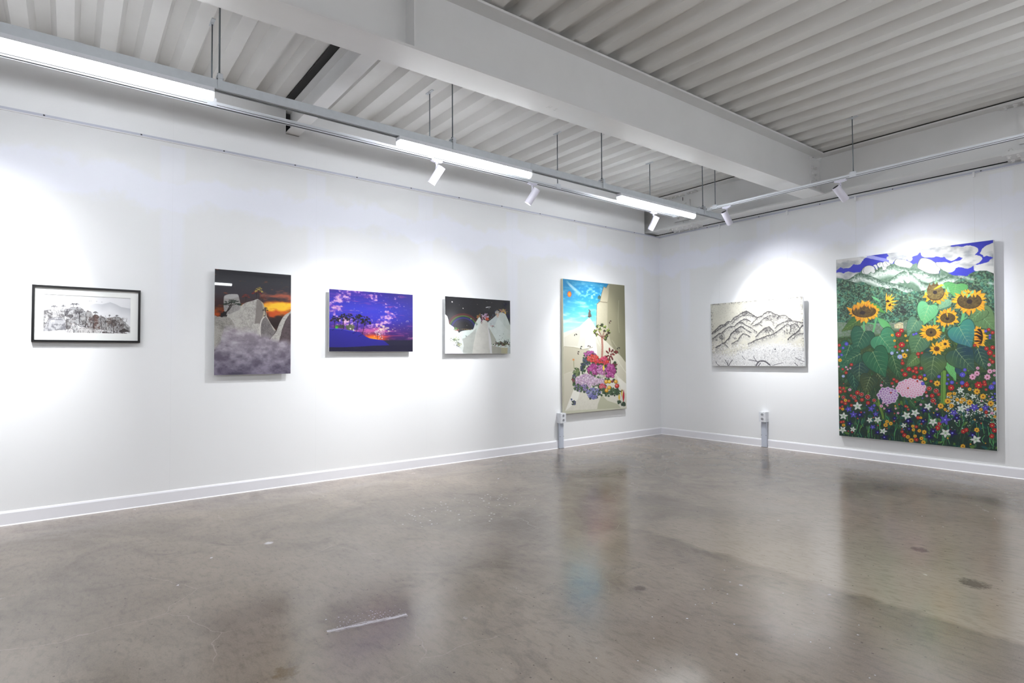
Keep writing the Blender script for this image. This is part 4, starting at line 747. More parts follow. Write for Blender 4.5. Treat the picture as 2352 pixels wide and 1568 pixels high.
def paint_ink_mountains():
    cv = Canvas(300, 210, [(238,285),(1820,150),(1857,1355),(272,1345)], seed=5); rs = cv.rs; fine = cv.fbm(110, 80, 2); mid = cv.fbm(14, 10, 4)
    cv.a[:] = (206, 203, 190); cv.blend(np.clip((mid-.45)*3, 0, 1)*.4, (224,222,210)); cv.blend(np.clip((fine-.68)*6, 0, 1)*.5, (150,148,142))
    X = np.arange(cv.W)[None]/cv.W; Y = YY(cv)/cv.H
    e = np.minimum(np.minimum(X, 1-X), Y); cv.blend(np.clip((fine-.45)*4, 0, 1)*np.clip(1-e/.035, 0, 1)*.9, (90,88,88))
    ink = (44, 42, 48)
    def ridge(P, h=110, w=9):
        Q = cv.m(P); ry = np.interp(np.arange(cv.W), Q[:, 0], Q[:, 1]); t = (YY(cv)-ry[None])/(h*cv.sc); XX = np.arange(cv.W)[None]
        mk = (XX > Q[:, 0].min()) & (XX < Q[:, 0].max()) & (t > 0)
        cv.blend(mk*(t < 1.2)*.75, (204, 202, 194)); cv.blend(mk*np.clip(1-t, 0, 1)**1.3*np.clip((fine-.34)*3.4, 0, 1)*.75, (74,72,76))
        n = []
        for i in range(len(P)-1):
            a, b = np.array(P[i], float), np.array(P[i+1], float); m = max(int(math.dist(a, b)/16), 1)
            for k in range(m): n.append(a+(b-a)*k/m+rs.randn(2)*(3.6 if k else 0))
        n.append(P[-1]); cv.line(n, w, ink, .95); cv.line([(p[0]+3, p[1]+8) for p in n], w*.6, ink, .6)
    for x, y in [(rs.uniform(240, 1830), rs.uniform(200, 800)) for _ in range(420)]: cv.ell(x, y, rs.uniform(2, 6), rs.uniform(2, 4), (120,118,116), .55, n=5)
    ridge([(250,800),(400,650),(470,640),(545,580),(590,590),(640,520),(790,430),(860,402),(920,440),(1050,515)])
    ridge([(1050,515),(1130,480),(1220,412),(1280,415),(1340,455),(1440,490)])
    ridge([(930,640),(1000,560),(1060,505),(1110,490),(1180,440)], 60, 7)
    ridge([(1300,600),(1360,550),(1420,490),(1490,472),(1540,490),(1640,565)], 120, 7)
    ridge([(600,620),(680,540),(780,480),(900,470),(1000,500)], 60, 6)
    ridge([(255,800),(420,690),(500,640),(560,600)], 50, 8)
    ridge([(262,890),(380,790),(430,780),(500,710),(590,665),(640,670),(720,595),(820,535),(870,545),(930,580)])
    ridge([(720,595),(790,600),(860,650),(940,690),(1040,760)], 80, 7)
    ridge([(1000,640),(1090,600),(1140,540),(1250,480),(1380,490)], 90, 6)
    ridge([(1340,700),(1400,640),(1500,590),(1560,570),(1640,570),(1720,580),(1830,605)], 90, 7)
    ridge([(960,660),(1080,620),(1130,660)], 50, 7)
    ridge([(1010,850),(1100,750),(1180,690),(1250,670),(1330,760)], 90, 7)
    ridge([(320,1030),(470,950),(560,860),(600,780),(690,710),(760,660),(800,670),(830,720)], 120, 12)
    ridge([(480,960),(520,1000),(545,1025)], 40, 6); ridge([(830,700),(880,740),(950,775)], 60, 7)
    ridge([(600,960),(700,910),(750,840),(800,790),(850,800),(920,840)], 90, 8)
    ridge([(880,970),(1040,890),(1180,840),(1330,790),(1430,718),(1520,745)], 110, 9)
    ridge([(1400,740),(1480,680),(1550,630),(1620,650)], 60, 8); ridge([(1600,800),(1620,640),(1680,620),(1740,650),(1770,700)], 120, 8)
    ridge([(1560,890),(1640,820),(1740,750),(1800,660),(1850,630)], 110, 12); ridge([(1640,880),(1750,790),(1850,780)], 60, 6)
    for (x, y, rx, ry, n) in ((430,850,55,70,150),(700,760,90,50,150),(1210,740,100,55,170),(1250,540,110,50,110),(1660,720,55,90,120),(1550,740,30,80,60),(850,440,90,35,110),(340,900,25,14,20),(660,870,30,18,24)):
        for _ in range(n):
            px, py = x+rs.randn()*rx*.5, y+rs.randn()*ry*.5; cv.line([(px, py), (px+rs.randn()*9, py+rs.uniform(3, 16))], 3.4, ink, .8)
    # white blossom foreground
    ry = ridge_y(cv, [(238,1090),(400,1080),(640,1110),(740,1040),(900,1000),(1000,960),(1200,930),(1400,900),(1600,930),(1860,1000)])
    f = np.clip((YY(cv)-ry[None])/(90*cv.sc)+(fine-.5)*1.4, 0, 1); cv.blend(f*.85, (216,216,218))
    for _ in range(1500):
        x = rs.uniform(260, 1860); y = rs.uniform(960, 1350)
        cv.ell(x, y, rs.uniform(4, 9), rs.uniform(3, 7), (246,246,248) if rs.rand() < .72 else (150,150,156), .8, n=5)
    for _ in range(330):
        x = rs.uniform(260, 1860); y = rs.uniform(1040, 1350); cv.line([(x, y), (x+rs.randn()*12, y+rs.randn()*10)], 3.5, (80,80,88), .8)
    for l, w in (([(490,1240),(520,1290),(545,1340)],12),([(620,1240),(580,1290),(550,1345)],12),([(330,1260),(350,1310),(400,1340)],8),([(540,1250),(535,1340)],9),([(890,1240),(970,1250),(1040,1270),(1080,1280)],12),([(1020,1350),(1060,1280),(1110,1260),(1180,1270),(1260,1330)],22),([(980,1180),(1010,1240),(1060,1290)],10),([(1690,1200),(1760,1240),(1850,1275)],8),([(1300,1340),(1400,1310),(1480,1290)],8),([(1100,1290),(1060,1350)],14),([(1200,1290),(1280,1345)],8),([(1680,1290),(1740,1345)],10),([(1340,1070),(1360,1050)],20),([(1460,1100),(1520,1050)],5),([(780,1180),(840,1240)],8)): cv.line(l, w, (64,62,70), .85, smooth=True)
    for x in (1785,1800,1815): cv.ell(x, 1305, 5, 8, (60,60,70), .8, n=5)
    cv.line([(1770,1335),(1825,1337)], 5, (60,60,70), .7)
    return cv.done()

def pine(cv, x, y, w, h, col, trunk=None, lean=0):
    rs = cv.rs
    cv.line([(x, y), (x+lean*.5, y-h*.4), (x+lean, y-h*.8)], max(w*.06, 5), trunk or col, smooth=True)
    for k in range(5):
        a = (k-2)/2; cv.line([(x+lean*.6, y-h*.5), (x+lean+a*w*.4, y-h*(.72+.1*(1-abs(a))))], max(w*.03, 3), trunk or col)
    for px, py, pw in ((-.34, .70, .2), (.34, .68, .2), (-.2, .84, .24), (.22, .86, .24), (0, .95, .26), (.0, .78, .18), (-.46, .62, .11), (.47, .60, .12)):
        for _ in range(9): cv.ell(x+lean+(px+rs.uniform(-1, 1)*pw*.85)*w, y-h*(py+rs.randn()*.016), w*.075, h*.034, np.array(col)*rs.uniform(.75, 1.35), .95, n=6)

def paint_rock_print():
    cv = Canvas(270, 112, [(458,342),(1972,415),(1965,1030),(455,1008)], seed=11); rs = cv.rs; fine = cv.fbm(90, 40, 3); mid = cv.fbm(26, 12, 4)
    gradient(cv, [(0,(243,244,247)),(.4,(238,239,243)),(1,(246,246,248))])
    X = np.arange(cv.W)[None]/cv.W
    cv.blend(np.clip((X-.45)*1.2, 0, 1)*np.clip(1.6-YY(cv)/cv.H*1.2, 0, 1)*.4, (206,208,214))
    ry = ridge_y(cv, [(1150,600),(1290,530),(1350,515),(1480,522),(1610,488),(1700,520),(1800,570),(1972,600)]); t = (YY(cv)-ry[None])/(140*cv.sc)
    cv.blend((t > 0)*np.clip(1-t, 0, 1)*np.clip((X-.46)*5, 0, 1)*.6, (182,185,192))
    for x, y in ((1255,470),(1285,468),(1380,477),(1467,487)): cv.line([(x-8,y-4),(x,y+3),(x+8,y-4)], 4, (120,120,124))
    def rk(P, c, c2=(120,118,120), w=5, jag=2): 
        cv.poly(P, (64,60,62), jag=jag, smooth=True); m = np.mean(P, 0); cv.poly([m+(np.array(p)-m)*(.975) for p in P], np.array(c)*.6+255*.32, smooth=True, tex=(np.clip((mid-.44)*4.5+(fine-.5)*2.2, 0, 1), c2))
    rk([(455,660),(540,622),(620,615),(700,650),(760,700),(830,760),(700,820),(560,850),(455,920)], (206,205,206), (110,108,110))
    for _ in range(110):
        x = rs.uniform(465, 800); y = rs.uniform(650, 860); cv.line([(x, y), (x+rs.uniform(20, 50), y+rs.uniform(4, 22))], 4, (90,88,92), .7)
    rk([(700,650),(760,610),(830,600),(860,640),(830,740),(740,720)], (196,195,197))
    rk([(820,620),(900,600),(960,570),(1010,580),(1060,575),(1130,620),(1200,670),(1200,800),(1195,910),(1100,880),(1000,860),(920,760),(850,740)], (150,150,154), (84,82,86))
    rk([(900,640),(990,620),(1000,700),(1020,800),(960,850),(900,740)], (190,190,194), (120,118,120)); rk([(1000,610),(1080,580),(1150,620),(1090,650)], (178,178,182))
    rk([(1100,720),(1190,740),(1190,880),(1110,850)], (160,160,162), (110,106,106)); cv.ell(935,725,45,32,(80,78,82),tex=(fine,(120,118,120)))
    rk([(455,1008),(540,800),(600,760),(720,745),(850,790),(870,950),(700,970),(560,1000)], (182,182,186), (140,140,146))
    rk([(540,960),(580,790),(850,800),(868,940),(720,955),(600,972)], (170,170,176), (126,126,132)); cv.poly([(585,790),(840,795),(860,850),(600,860)], (206,206,210), .7, tex=(fine, (190,190,194)))
    rk([(850,780),(960,800),(950,900),(910,945),(870,940)], (160,160,162))
    rk([(1200,660),(1250,640),(1310,700),(1330,900),(1320,940),(1230,915),(1200,860)], (150,148,150), (92,78,76))
    rk([(1320,715),(1420,730),(1440,900),(1440,950),(1330,940)], (140,132,130), (98,74,68)); rk([(1420,730),(1530,760),(1560,860),(1540,960),(1470,960),(1440,880)], (136,134,136), (74,66,66))
    rk([(1540,780),(1640,750),(1700,740),(1740,800),(1740,960),(1560,980)], (146,142,142), (96,84,80))
    rk([(1660,760),(1780,745),(1850,820),(1870,900),(1810,1000),(1700,960)], (140,138,140), (92,84,82)); rk([(1850,830),(1920,880),(1965,930),(1960,1000),(1860,960)], (168,168,170))
    cv.poly([(1850,930),(1955,985),(1800,1005),(1760,975)], (66,60,60)); rk([(1570,880),(1650,870),(1665,980),(1570,980)], (176,174,174)); 
    cv.poly([(455,1010),(470,985),(700,970),(900,950),(1000,990),(1200,960),(1400,990),(1600,990),(1965,1010),(1965,1035)], (222,222,224), jag=3)
    rk([(960,900),(1020,870),(1060,900),(1050,1000),(980,1000)], (206,206,208), (150,150,152)); rk([(1080,940),(1200,910),(1380,950),(1440,1010),(1100,1020)], (206,202,202), (150,146,146))
    cv.poly([(1480,985),(1700,985),(1900,1010),(1900,1030),(1480,1022)], (90,84,84), jag=3); rk([(1510,980),(1620,975),(1690,1000),(1600,1010)], (220,220,222)); rk([(1690,990),(1780,995),(1800,1018),(1690,1018)], (220,220,222))
    for _ in range(560):
        x = rs.uniform(830, 1900); y = rs.uniform(640+.1*(x-830), 1000); L = rs.uniform(10, 46)
        cv.line([(x, y), (x+rs.randn()*5, y+L*.5), (x+rs.randn()*9, y+L)], rs.uniform(2.5, 6), [(38,34,36),(88,64,58),(210,208,208),(60,58,62)][rs.choice(4, p=[.4,.15,.2,.25])], .75)
    for P in ([(1195,680),(1200,800),(1190,915)],[(865,760),(868,940)],[(1330,720),(1325,940)],[(1440,760),(1470,950)],[(1050,870),(1100,900),(1190,905)],[(1660,900),(1680,1010)],[(1085,640),(1085,860)]): cv.line(P, 10, (34,30,32), .85)
    for x, y, w, h, l in ((648,612,100,70,0),(793,605,62,72,12),(978,570,104,64,0),(1030,562,70,56,10),(1352,716,80,70,8),(1597,745,34,44,4),(1728,745,56,40,0)): pine(cv, x, y, w, h, (62,60,62), lean=l)
    return cv.done()

def paint_sunset_peaks():
    cv = Canvas(230, 310, [(118,95),(1070,168),(1065,1393),(113,1417)], seed=21); rs = cv.rs
    X = np.arange(cv.W)[None]/cv.W+0*YY(cv); Y = YY(cv)/cv.H
    gradient(cv, [(0,(34,34,42)),(.1,(44,44,52)),(.22,(52,46,56)),(.3,(60,38,40)),(.5,(34,16,14)),(1,(40,20,18))])
    n1 = cv.fbm(4, 16, 5); n2 = cv.fbm(7, 30, 4)
    m = np.exp(-((Y-.325-.05*(1-X))/.065)**2)*np.clip(X*1.6+.25, 0, 1); f = np.clip(m*1.9+(n1-.5)*2.2-.55, 0, 1); cv.blend(f, (226,106,18)); f2 = np.clip(m*2.1+(n1-.5)*2.4-1.05, 0, 1); cv.blend(f2, (252,200,46))
    m = np.exp(-((Y-.22)/.05)**2)*np.clip(X*1.8-.5, 0, 1); f = np.clip(m*1.2+(n2-.5)*2.6-.65, 0, 1); cv.blend(f*.8, (190,96,66))
    m = np.exp(-((Y-.42)/.06)**2); f = np.clip(m+(n2-.5)*3.4-.75, 0, 1); cv.blend(f*.9, (200,78,20))
    grit = cv.fbm(110, 150, 2)*.45+cv.fbm(20, 26, 3)*.3+.3*cv.fbm(6, 5, 2)
    G = lambda P, c, c2=None, **k: cv.poly(P, c, smooth=True, tex=(np.clip((grit-.42)*3, 0, 1), c2 or tuple(np.array(c)*.74)), **k)
    G([(235,600),(232,460),(250,428),(300,412),(400,412),(418,440),(432,500),(446,560),(420,640),(270,680)], (158,154,152))
    cv.poly([(240,432),(300,412),(402,412),(418,442),(330,470),(240,466)], (182,180,180), .8)
    G([(270,690),(330,650),(430,600),(450,555),(500,520),(580,495),(670,480),(640,640),(615,800),(560,880),(300,900)], (188,184,178))
    cv.poly([(640,480),(680,480),(715,520),(740,600),(715,700),(690,790),(615,780),(632,620)], (140,134,130), tex=(grit, (120,112,108)))
    cv.poly([(690,492),(722,520),(752,600),(770,700),(740,700),(712,700),(728,620),(712,540)], (176,166,144))
    G([(110,710),(160,692),(270,692),(330,730),(362,790),(372,860),(300,900),(110,1100)], (160,156,150)); G([(110,800),(200,850),(270,900),(380,990),(200,1060),(110,1080)], (172,168,162))
    G([(560,800),(690,780),(700,900),(690,960),(560,900)], (196,192,186))
    cv.poly([(745,612),(770,690),(820,780),(880,860),(840,930),(790,940),(740,820),(735,690)], (176,170,160), smooth=False); G([(685,960),(688,840),(700,740),(740,688),(790,740),(850,850),(878,872),(800,960)], (126,120,120)); cv.line([(690,940),(684,840),(702,735),(742,686)], 14, (206,202,196), smooth=True)
    G([(810,980),(880,880),(930,760),(980,680),(1040,640),(1080,650),(1080,1040),(920,1030)], (192,188,182)); G([(925,1030),(960,860),(1000,740),(1060,650),(1090,640),(1090,1050)], (96,82,86))
    cv.line([(935,1020),(955,860),(1000,740),(1055,655)], 8, (70,60,62), .9)
    # sea of clouds
    top = ridge_y(cv, [(110,1060),(190,960),(240,820),(320,800),(380,810),(450,830),(540,810),(640,830),(690,890),(760,890),(850,950),(960,950),(1075,970)])
    n = cv.fbm(6, 9, 5, .55); n3 = cv.fbm(8, 16, 5, .6); t = (YY(cv)-top[None])/(70*cv.sc)+(n-.5)*1.6
    sh = np.clip((n3-.33)*2.5, 0, 1)[..., None]; v = np.clip((Y-.58)/.42, 0, 1)[..., None]
    lit = np.array((206,200,206))*(1-v)+np.array((132,124,144))*v; dk = np.array((148,138,148))*(1-v)+np.array((74,68,88))*v
    cv.blend(np.clip(t, 0, 1), lit*(sh)+dk*(1-sh))
    pine(cv, 265, 640, 200, 160, (40,50,40), (40,28,24), 70); cv.line([(200,690),(250,650),(300,600),(330,560)], 10, (30,22,20), smooth=True); cv.poly([(190,690),(230,620),(270,640),(275,690)], (26,20,22), jag=6)
    for x, y, w, h, c in ((505,510,90,100,(96,30,22)),(640,470,110,110,(110,26,24)),(668,470,90,150,(150,130,60)),(715,500,80,60,(60,20,16)),(750,680,60,110,(40,34,34))): pine(cv, x, y, w, h, c, (36,22,20))
    for x, y in ((605,480),(738,680)): cv.ell(x, y, 12, 6, (20,16,16))
    return cv.done()

def paint_purple_dusk():
    cv = Canvas(260, 178, [(192,185),(1702,285),(1702,1312),(197,1315)], seed=31); rs = cv.rs
    X = np.arange(cv.W)[None]/cv.W+0*YY(cv); Y = YY(cv)/cv.H
    gradient(cv, [(0,(52,40,160)),(.3,(58,62,206)),(.45,(56,56,200)),(.6,(72,40,150)),(.75,(70,26,110)),(.82,(40,24,80)),(1,(30,28,62))])
    cv.blend(np.clip((X-.62)*1.8, 0, 1)*.55, (40,30,96))
    warp = cv.fbm(9, 12, 5, .55); st = cv.fbm(34, 36, 3)
    # ring of small clouds around a clear patch
    d = np.hypot((X-.38)/.30, (Y-.33)/.26); ring = np.exp(-((d-1.05)/.42)**2)
    f = np.clip(ring*1.5+(warp-.5)*3+(st-.5)*2.6-1.05, 0, 1); cv.blend(f*.9, (176,124,222))
    f = np.clip(ring*1.5+(warp-.5)*3+(st-.5)*3.4-1.55, 0, 1); cv.blend(f, (238,190,226))
    f = np.clip((cv.fbm(5, 26, 5)-.5)*3.4*np.clip(1-X*1.4, 0, 1), 0, 1); cv.blend(f*.6, (128,70,196))
    lo = np.exp(-((Y-.64)/.1)**2)*np.clip(1.25-abs(X-.52)*1.9, 0, 1); f = np.clip(lo+(cv.fbm(6, 28, 5)-.5)*3.2-.55, 0, 1); cv.blend(f*.85, (214,96,170))
    f = np.clip(np.exp(-((Y-.6)/.06)**2-((X-.62)/.14)**2)*1.3+(st-.5)*3-.7, 0, 1); cv.blend(f, (252,226,200))
    f = np.clip(np.exp(-((Y-.74)/.03)**2)*np.clip(1.1-abs(X-.6)*2, 0, 1)+(cv.fbm(4, 50, 3)-.5)*2.4-.5, 0, 1); cv.blend(f*.8, (240,90,110))
    s = np.exp(-(((X-.51)/.14)**2+((Y-.79)/.085)**2)*1.3); cv.blend(np.clip(s*1.6, 0, 1)*(Y < .87), (246,92,22)); cv.blend(np.clip(s*2-1, 0, 1), (255,160,50))
    cv.poly([(180,1100),(1170,1107),(1710,1105),(1710,1330),(180,1330)], (34,32,62))
    cv.poly([(185,888),(300,898),(440,910),(560,935),(690,955),(740,965),(800,1005),(860,1045),(930,1075),(1060,1095),(1160,1105),(1200,1130),(1285,1197),(1000,1205),(700,1225),(400,1238),(185,1238)], (44,38,158), tex=(np.clip((Y-.68)*3, 0, 1), (38,32,134)))
    cv.poly([(185,1236),(400,1238),(700,1225),(1000,1207),(1285,1197),(1710,1190),(1710,1330),(185,1330)], (30,26,58))
    cv.line([(185,895),(300,903),(440,915),(560,938),(640,950)], 10, (76,84,232), .8)
    for x, y, a, b in ((290,910,250,935),(455,910,410,930),(690,955,620,990),(795,1005,720,1040)): cv.line([(x,y),(a,b)], 8, (22,18,70), .8)
    cv.ell(340,870,46,28,(60,110,50),jag=6); cv.ell(420,865,60,34,(86,84,96),jag=8,tex=(st,(60,60,50))); cv.ell(575,880,80,50,(70,84,70),jag=9,tex=(st,(120,120,90))); cv.ell(330,880,26,18,(80,190,60),jag=4)
    for x, y in ((575,905),(635,932)): cv.ell(x, y, 18, 14, (236,236,236)); cv.ell(x-8, y+2, 7, 7, (20,20,30))
    dk = (26,20,28)
    for x, y, w, h, l in ((290,905,140,230,6),(455,905,200,270,-10),(555,850,150,220,10),(690,950,180,310,30),(795,1000,160,320,60)):
        pine(cv, x, y, w, h, dk, lean=l)
    for x, y, h in ((1063,1092,190),(1108,1098,140),(1133,1098,60)):
        cv.line([(x,y),(x,y-h*.7)], 8, (60,24,30))
        for _ in range(46 if h > 100 else 8): cv.ell(x+rs.randn()*34*(h/190), y-h*.62+rs.randn()*h*.2, 9, 7, (230,204,224) if rs.rand() < .7 else (110,50,80), .85, n=6)
    for _ in range(40): cv.ell(rs.normal(1165,26), rs.normal(965,26), 8, 6, (190,130,180), .8, n=6)
    return cv.done()

def paint_night_rainbow():
    cv = Canvas(220, 190, [(187,192),(1568,272),(1580,1392),(197,1412)], seed=41); rs = cv.rs; fine = cv.fbm(20, 18, 3)
    cv.a[:] = (20, 18, 24)
    H = cv.m([(580, 830)])[0]; X = np.arange(cv.W)[None]+0*YY(cv); Yp = YY(cv)
    # arc through (300,760) (590,570) (840,700) in tracing units
    c = cv.m([(585, 880)])[0]; r0 = np.hypot(*(cv.m([(585, 565)])[0]-c))*1.0; d = np.hypot((X-c[0])/1.03, Yp-c[1])/r0
    for a, b, col, al in ((.92,1.06,(92,24,28),.75),(.88,.95,(120,50,34),.5),(.85,.91,(110,120,34),.65),(.81,.88,(36,110,40),.75),(.66,.80,(34,34,128),.75)):
        m = np.clip(1-abs((d-(a+b)/2)/((b-a)/2))**3, 0, 1); cv.blend(m*al, col)
    cv.blend(np.clip(1-abs((d-.58)/.12), 0, 1)*.3, (40,40,120))
    for x, y, r in ((340,315,16),(492,377,4),(573,448,11),(1075,300,4),(1178,320,5),(875,360,4),(1442,345,4),(655,808,4),(740,668,8),(1155,658,5),(595,545,3)): cv.star(x, y, r, r*.7, 5, (236,236,230))
    cv.line([(1050,428),(1090,415),(1155,412)], 12, (206,206,210)); cv.line([(1118,405),(1122,455)], 7, (160,160,170)); cv.ell(1080,420,14,9,(236,236,240))
    W = (228,232,232)
    P = lambda p, c, **k: cv.poly(p, c, tex=(np.clip((fine-.4)*1.4, 0, 1), tuple(np.array(c)*.93)), **k)
    P([(490,965),(530,935),(600,915),(700,905),(780,895),(800,860),(830,760),(900,640),(930,630),(955,690),(945,760),(1120,740),(1100,1420),(480,1420)], (206,214,210))
    P([(495,960),(560,925),(680,905),(790,890),(780,940),(700,1000),(600,1085),(540,1090)], (216,228,224)); P([(540,1095),(600,1080),(700,1010),(800,920),(860,860),(820,1100),(770,1400),(560,1380),(590,1260)], (182,186,180))
    P([(1100,730),(1200,650),(1300,560),(1360,520),(1420,530),(1470,560),(1530,690),(1590,850),(1590,1420),(1150,1420),(1180,1200)], (212,222,218))
    P([(1300,560),(1360,520),(1420,530),(1470,555),(1520,690),(1590,830),(1590,920),(1500,870),(1400,740),(1310,640)], (204,212,208)); P([(1130,860),(1260,1080),(1290,1160),(1200,1230),(1180,1180)], (176,178,166)); P([(1110,740),(1300,570),(1310,640),(1240,800),(1170,830)], (196,206,208))
    P([(1180,1225),(1380,1262),(1520,1270),(1590,1230),(1590,1420),(1190,1420)], (168,168,156)); P([(1380,1262),(1520,1270),(1510,1420),(1385,1420)], (184,180,150)); P([(1520,1270),(1590,1225),(1590,1420),(1515,1420)], (196,204,206))
    P([(770,1420),(800,1180),(850,960),(920,810),(985,690),(1020,680),(1090,720),(1120,900),(1165,1120),(1195,1420)], (206,205,198)); cv.poly([(1095,740),(1125,900),(1170,1120),(1195,1420),(1150,1420),(1120,1100)], (226,226,230), .8)
    P([(180,575),(205,585),(240,620),(262,690),(280,780),(380,850),(500,970),(560,1080),(592,1240),(570,1350),(590,1420),(180,1420)], W); P([(285,850),(400,930),(500,1020),(560,1100),(590,1250),(560,1340),(480,1250),(340,1100),(290,960)], (222,228,224))
    cv.poly([(180,700),(260,760),(300,1000),(420,1200),(590,1420),(180,1420)], (238,236,244)); cv.line([(290,855),(420,930),(510,1020),(570,1130)], 6, (190,194,190))
    def cl(x, y, rx, ry, n, cols, r):
        for _ in range(n): cv.ell(x+rs.randn()*rx*.5, y+rs.randn()*ry*.5, r*rs.uniform(.5, 1.2), r*rs.uniform(.5, 1.1), cols[rs.randint(len(cols))], .95, n=6)
    cl(900,610,44,44,46,[(190,150,60),(170,80,60),(90,110,60),(60,30,30)],10); cl(1040,620,80,60,110,[(206,180,220),(120,60,70),(190,120,140),(60,40,60),(230,220,240)],12); cl(1085,670,36,34,34,[(220,110,40),(180,60,40)],12); cl(965,700,20,50,22,[(160,120,170),(120,60,60)],9)
    cl(1410,490,70,34,80,[(120,150,160),(190,110,60),(150,60,60),(220,190,90)],11); cl(1290,530,50,50,60,[(150,160,200),(110,110,150),(200,190,120)],11); cl(1300,580,30,46,34,[(190,140,110),(220,200,180)],10); cl(1215,600,20,30,14,[(70,80,100)],7); cl(1466,530,20,24,16,[(220,180,80)],9)
    cl(420,880,36,24,30,[(110,160,60),(60,90,50)],10); cl(450,910,40,24,26,[(180,120,90),(140,60,50)],8); cl(650,892,130,10,60,[(120,90,60),(90,60,50),(150,150,90)],7); cl(490,950,10,14,8,[(20,20,20)],8)
    cl(400,1110,90,50,70,[(110,130,80),(70,90,60),(200,206,160)],9); cl(470,1220,50,60,60,[(70,84,60),(160,160,80),(60,60,50)],8); cl(860,775,26,26,22,[(90,110,90)],7); cl(648,1036,14,12,10,[(90,100,96)],6)
    cl(1205,820,42,18,26,[(206,70,50),(60,90,100),(170,180,180)],9); cl(1400,1190,150,44,190,[(24,24,24),(70,40,40),(90,110,50),(110,40,30),(40,60,40)],11); cl(1480,1140,60,30,30,[(20,20,24)],10)
    for x, y in ((1353,1015),(1428,978),(1405,1062),(1340,1098),(1385,1088),(1450,1105),(1165,770)): cv.ell(x, y, 7, 6, (40,40,40), n=6)
    return cv.done()
# ------------------------------------------------------------------ pictures
def art_material(name, rough, coat, gain=1., bump=0, spec=.5):
    m = bpy.data.materials.new(name); m.use_nodes = True; nt = m.node_tree; p = nt.nodes['Principled BSDF']
    a = nt.nodes.new('ShaderNodeAttribute'); a.attribute_name = 'paint'; nt.links.new(a.outputs['Color'], p.inputs['Base Color'])
    p.inputs['Roughness'].default_value = rough; p.inputs['Coat Weight'].default_value = coat; p.inputs['Coat Roughness'].default_value = .015; p.inputs['Specular IOR Level'].default_value = spec
    if bump:
        tc = nt.nodes.new('ShaderNodeTexCoord'); n = nt.nodes.new('ShaderNodeTexNoise'); n.inputs['Scale'].default_value = 260; nt.links.new(tc.outputs['Object'], n.inputs['Vector'])
        b = nt.nodes.new('ShaderNodeBump'); b.inputs['Strength'].default_value = bump; b.inputs['Distance'].default_value = .002; nt.links.new(n.outputs['Fac'], b.inputs['Height']); nt.links.new(b.outputs[0], p.inputs['Normal'])
    return m
def painted_grid(name, img, C, m, parent, gain=1.):
    """fine grid of coloured points spanning corners C = TL, TR, BR, BL"""
    h, w = img.shape[:2]; u = np.linspace(0, 1, w)[None, :, None]; v = np.linspace(0, 1, h)[:, None, None]; TL, TR, BR, BL = (np.array(c, float)-np.array(parent['_o']) for c in C)
    P = ((TL*(1-u)+TR*u)*(1-v)+(BL*(1-u)+BR*u)*v).reshape(-1, 3)
    i = np.arange(h-1)[:, None]*w+np.arange(w-1)[None]; F = np.stack([i, i+w, i+w+1, i+1], -1).reshape(-1, 4)
    me = bpy.data.meshes.new(name); me.vertices.add(len(P)); me.vertices.foreach_set('co', P.astype(np.float32).ravel())
    me.loops.add(F.size); me.loops.foreach_set('vertex_index', F.astype(np.int32).ravel()); me.polygons.add(len(F)); me.polygons.foreach_set('loop_start', (np.arange(len(F))*4).astype(np.int32))
    me.update(calc_edges=True); c = me.color_attributes.new('paint', 'FLOAT_COLOR', 'POINT'); L = lin(img)*gain
    c.data.foreach_set('color', np.c_[L.reshape(-1, 3), np.ones(h*w)].astype(np.float32).ravel()); me.materials.append(m)
    o = bpy.data.objects.new(name, me); COL.objects.link(o); o.parent = parent; o['_o'] = parent['_o']; return o
def slab(C, back, name, m, parent, bevel=.0008):
    """solid board behind the front corners C, reaching back by vector"""
    bm = bmesh.new(); add_prism(bm, [Vector(c) for c in C], back); return obj(name, bm, m, parent, bevel=bevel, seg=1)
def inset(C, d, off):
    C = [Vector(c) for c in C]; ux = (C[1]-C[0]).normalized(); uz = (C[0]-C[3]).normalized(); o = Vector(off)
    return [C[0]+ux*d-uz*d+o, C[1]-ux*d-uz*d+o, C[2]-ux*d+uz*d+o, C[3]+ux*d+uz*d+o]
def rect_left(x0, x1, z0, z1, y, dy=0): return [(x0, y-dy, z1), (x1, y-dy, z1), (x1, y, z0), (x0, y, z0)]
M_EDGE = mat('pale_board_edge', srgb(226, 228, 228), .4); M_BACK = mat('backing_frame', srgb(150, 152, 154), .6); M_CANV = mat('raw_canvas_edge', srgb(214, 212, 190), .8, bump=.3, bscale=300)

# framed print (glazed)
t = thing('framed_print', 'black framed wide print of pale boulders with small pines, white mat', 'picture', (-7.13, 0, 1.33))
X0, X1, Z0, Z1 = -7.472, -6.793, 1.334, 1.761; fw = .0155; yf = -.032
M_FRAME = mat('black_frame_wood', srgb(13, 12, 14), .3)
bm = BM(((X0, yf, Z0), (X0+fw, -.0005, Z1)), ((X1-fw, yf, Z0), (X1, -.0005, Z1)), ((X0+fw, yf, Z1-fw), (X1-fw, -.0005, Z1)), ((X0+fw, yf, Z0), (X1-fw, -.0005, Z0+fw))); obj('frame', bm, M_FRAME, t, bevel=.001, seg=1)
mx0, mx1, mz0, mz1 = -7.402, -6.860, 1.407, 1.694; ym = -.018
obj('mat_board', BM(((X0+fw, ym, Z0+fw), (mx0, ym+.002, Z1-fw)), ((mx1, ym, Z0+fw), (X1-fw, ym+.002, Z1-fw)), ((mx0, ym, mz1), (mx1, ym+.002, Z1-fw)), ((mx0, ym, Z0+fw), (mx1, ym+.002, mz0))), mat('white_mat_board', srgb(236, 238, 236), .7), t)
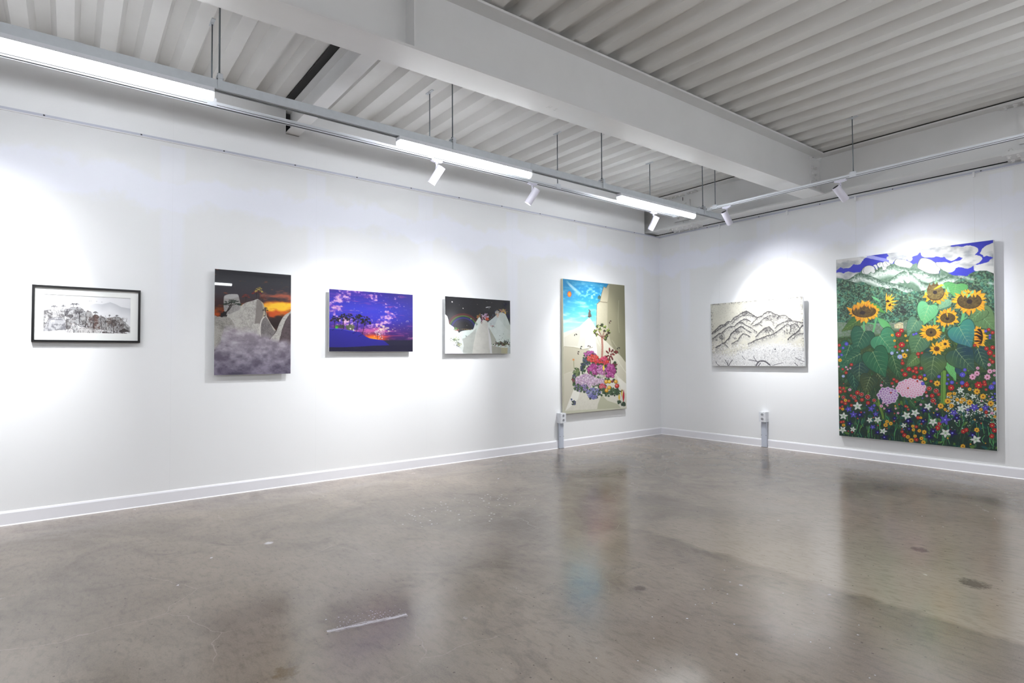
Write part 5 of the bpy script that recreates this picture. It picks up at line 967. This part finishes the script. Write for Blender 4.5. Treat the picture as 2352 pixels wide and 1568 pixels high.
painted_grid('print', paint_rock_print(), rect_left(mx0-.003, mx1+.003, mz0-.003, mz1+.003, ym+.0035), art_material('rock_print_ink', .6, 0), t, .92)

def acrylic(label, x0, x1, z0, z1, fn, gain, nm, y=-.042):
    t = thing('mounted_print', label, 'picture', ((x0+x1)/2, 0, z0)); C = rect_left(x0, x1, z0, z1, y)
    slab(C, (0, .006, 0), 'panel', M_EDGE, t)
    painted_grid('printed_image', fn(), [(a, b-.0006, c) for a, b, c in inset(C, .0012, (0, 0, 0))], art_material(nm, .35, 1.0, spec=.3), t, gain)
    slab(inset(C, .07, (0, .0065, 0)), (0, -y-.0065-.0005, 0), 'backing_frame', M_BACK, t); return t
acrylic('tall glossy print of white rock peaks above clouds under an orange sunset', -6.252, -5.601, 1.056, 1.988, paint_sunset_peaks, .82, 'sunset_print_ink')
acrylic('wide glossy print of purple dusk with black pines on a blue hill', -5.236, -4.317, 1.264, 1.882, paint_purple_dusk, .6, 'dusk_print_ink')
acrylic('glossy print of white peaks and a rainbow against a black night sky', -3.912, -2.982, 1.242, 1.893, paint_night_rainbow, .74, 'rainbow_print_ink')

t = thing('canvas_painting', 'tall painting of flowers on a pale mountain with a small orange sun', 'painting', (-1.48, 0, .445))
C = [(-2.095, -.042, 2.237), (-.866, -.042, 2.237), (-.862, -.052, .446), (-2.100, -.052, .446)]
C2 = [(c[0], c[1]+.001, c[2]) for c in C]; slab(C2, (0, .036, 0), 'stretched_canvas', M_CANV, t, .002); painted_grid('painted_face', paint_flower_mountain(), inset(C, .002, (0, 0, 0)), art_material('flower_mountain_paint', .5, .1, bump=.1), t, .8)

t = thing('canvas_painting', 'black and white ink picture of layered mountains above pale blossom', 'painting', (0, -1.57, 1.06))
C = [(-.085, -.942, 1.935), (-.085, -2.226, 1.933), (-.045, -2.217, 1.063), (-.045, -.933, 1.058)]
C2 = [(c[0]+.001, c[1], c[2]) for c in C]; slab(C2, (.030, 0, 0), 'stretched_canvas', M_EDGE, t, .002); painted_grid('painted_face', paint_ink_mountains(), inset(C, .002, (0, 0, 0)), art_material('ink_mountain_paint', .55, .15, bump=.1), t, .9)

t = thing('canvas_painting', 'huge painting of sunflowers and wild flowers below white rock mountains', 'painting', (0, -3.33, .25))
C = [(-.065, -2.613, 2.336), (-.065, -4.073, 2.331), (-.048, -4.054, .249), (-.048, -2.600, .249)]
C2 = [(c[0]+.001, c[1], c[2]) for c in C]; slab(C2, (.040, 0, 0), 'stretched_canvas', M_EDGE, t, .002); painted_grid('painted_face', paint_sunflowers(), inset(C, .002, (0, 0, 0)), art_material('sunflower_paint', .5, .15, bump=.1), t, .8)

for o in bpy.data.objects:
    if '_o' in o: del o['_o']
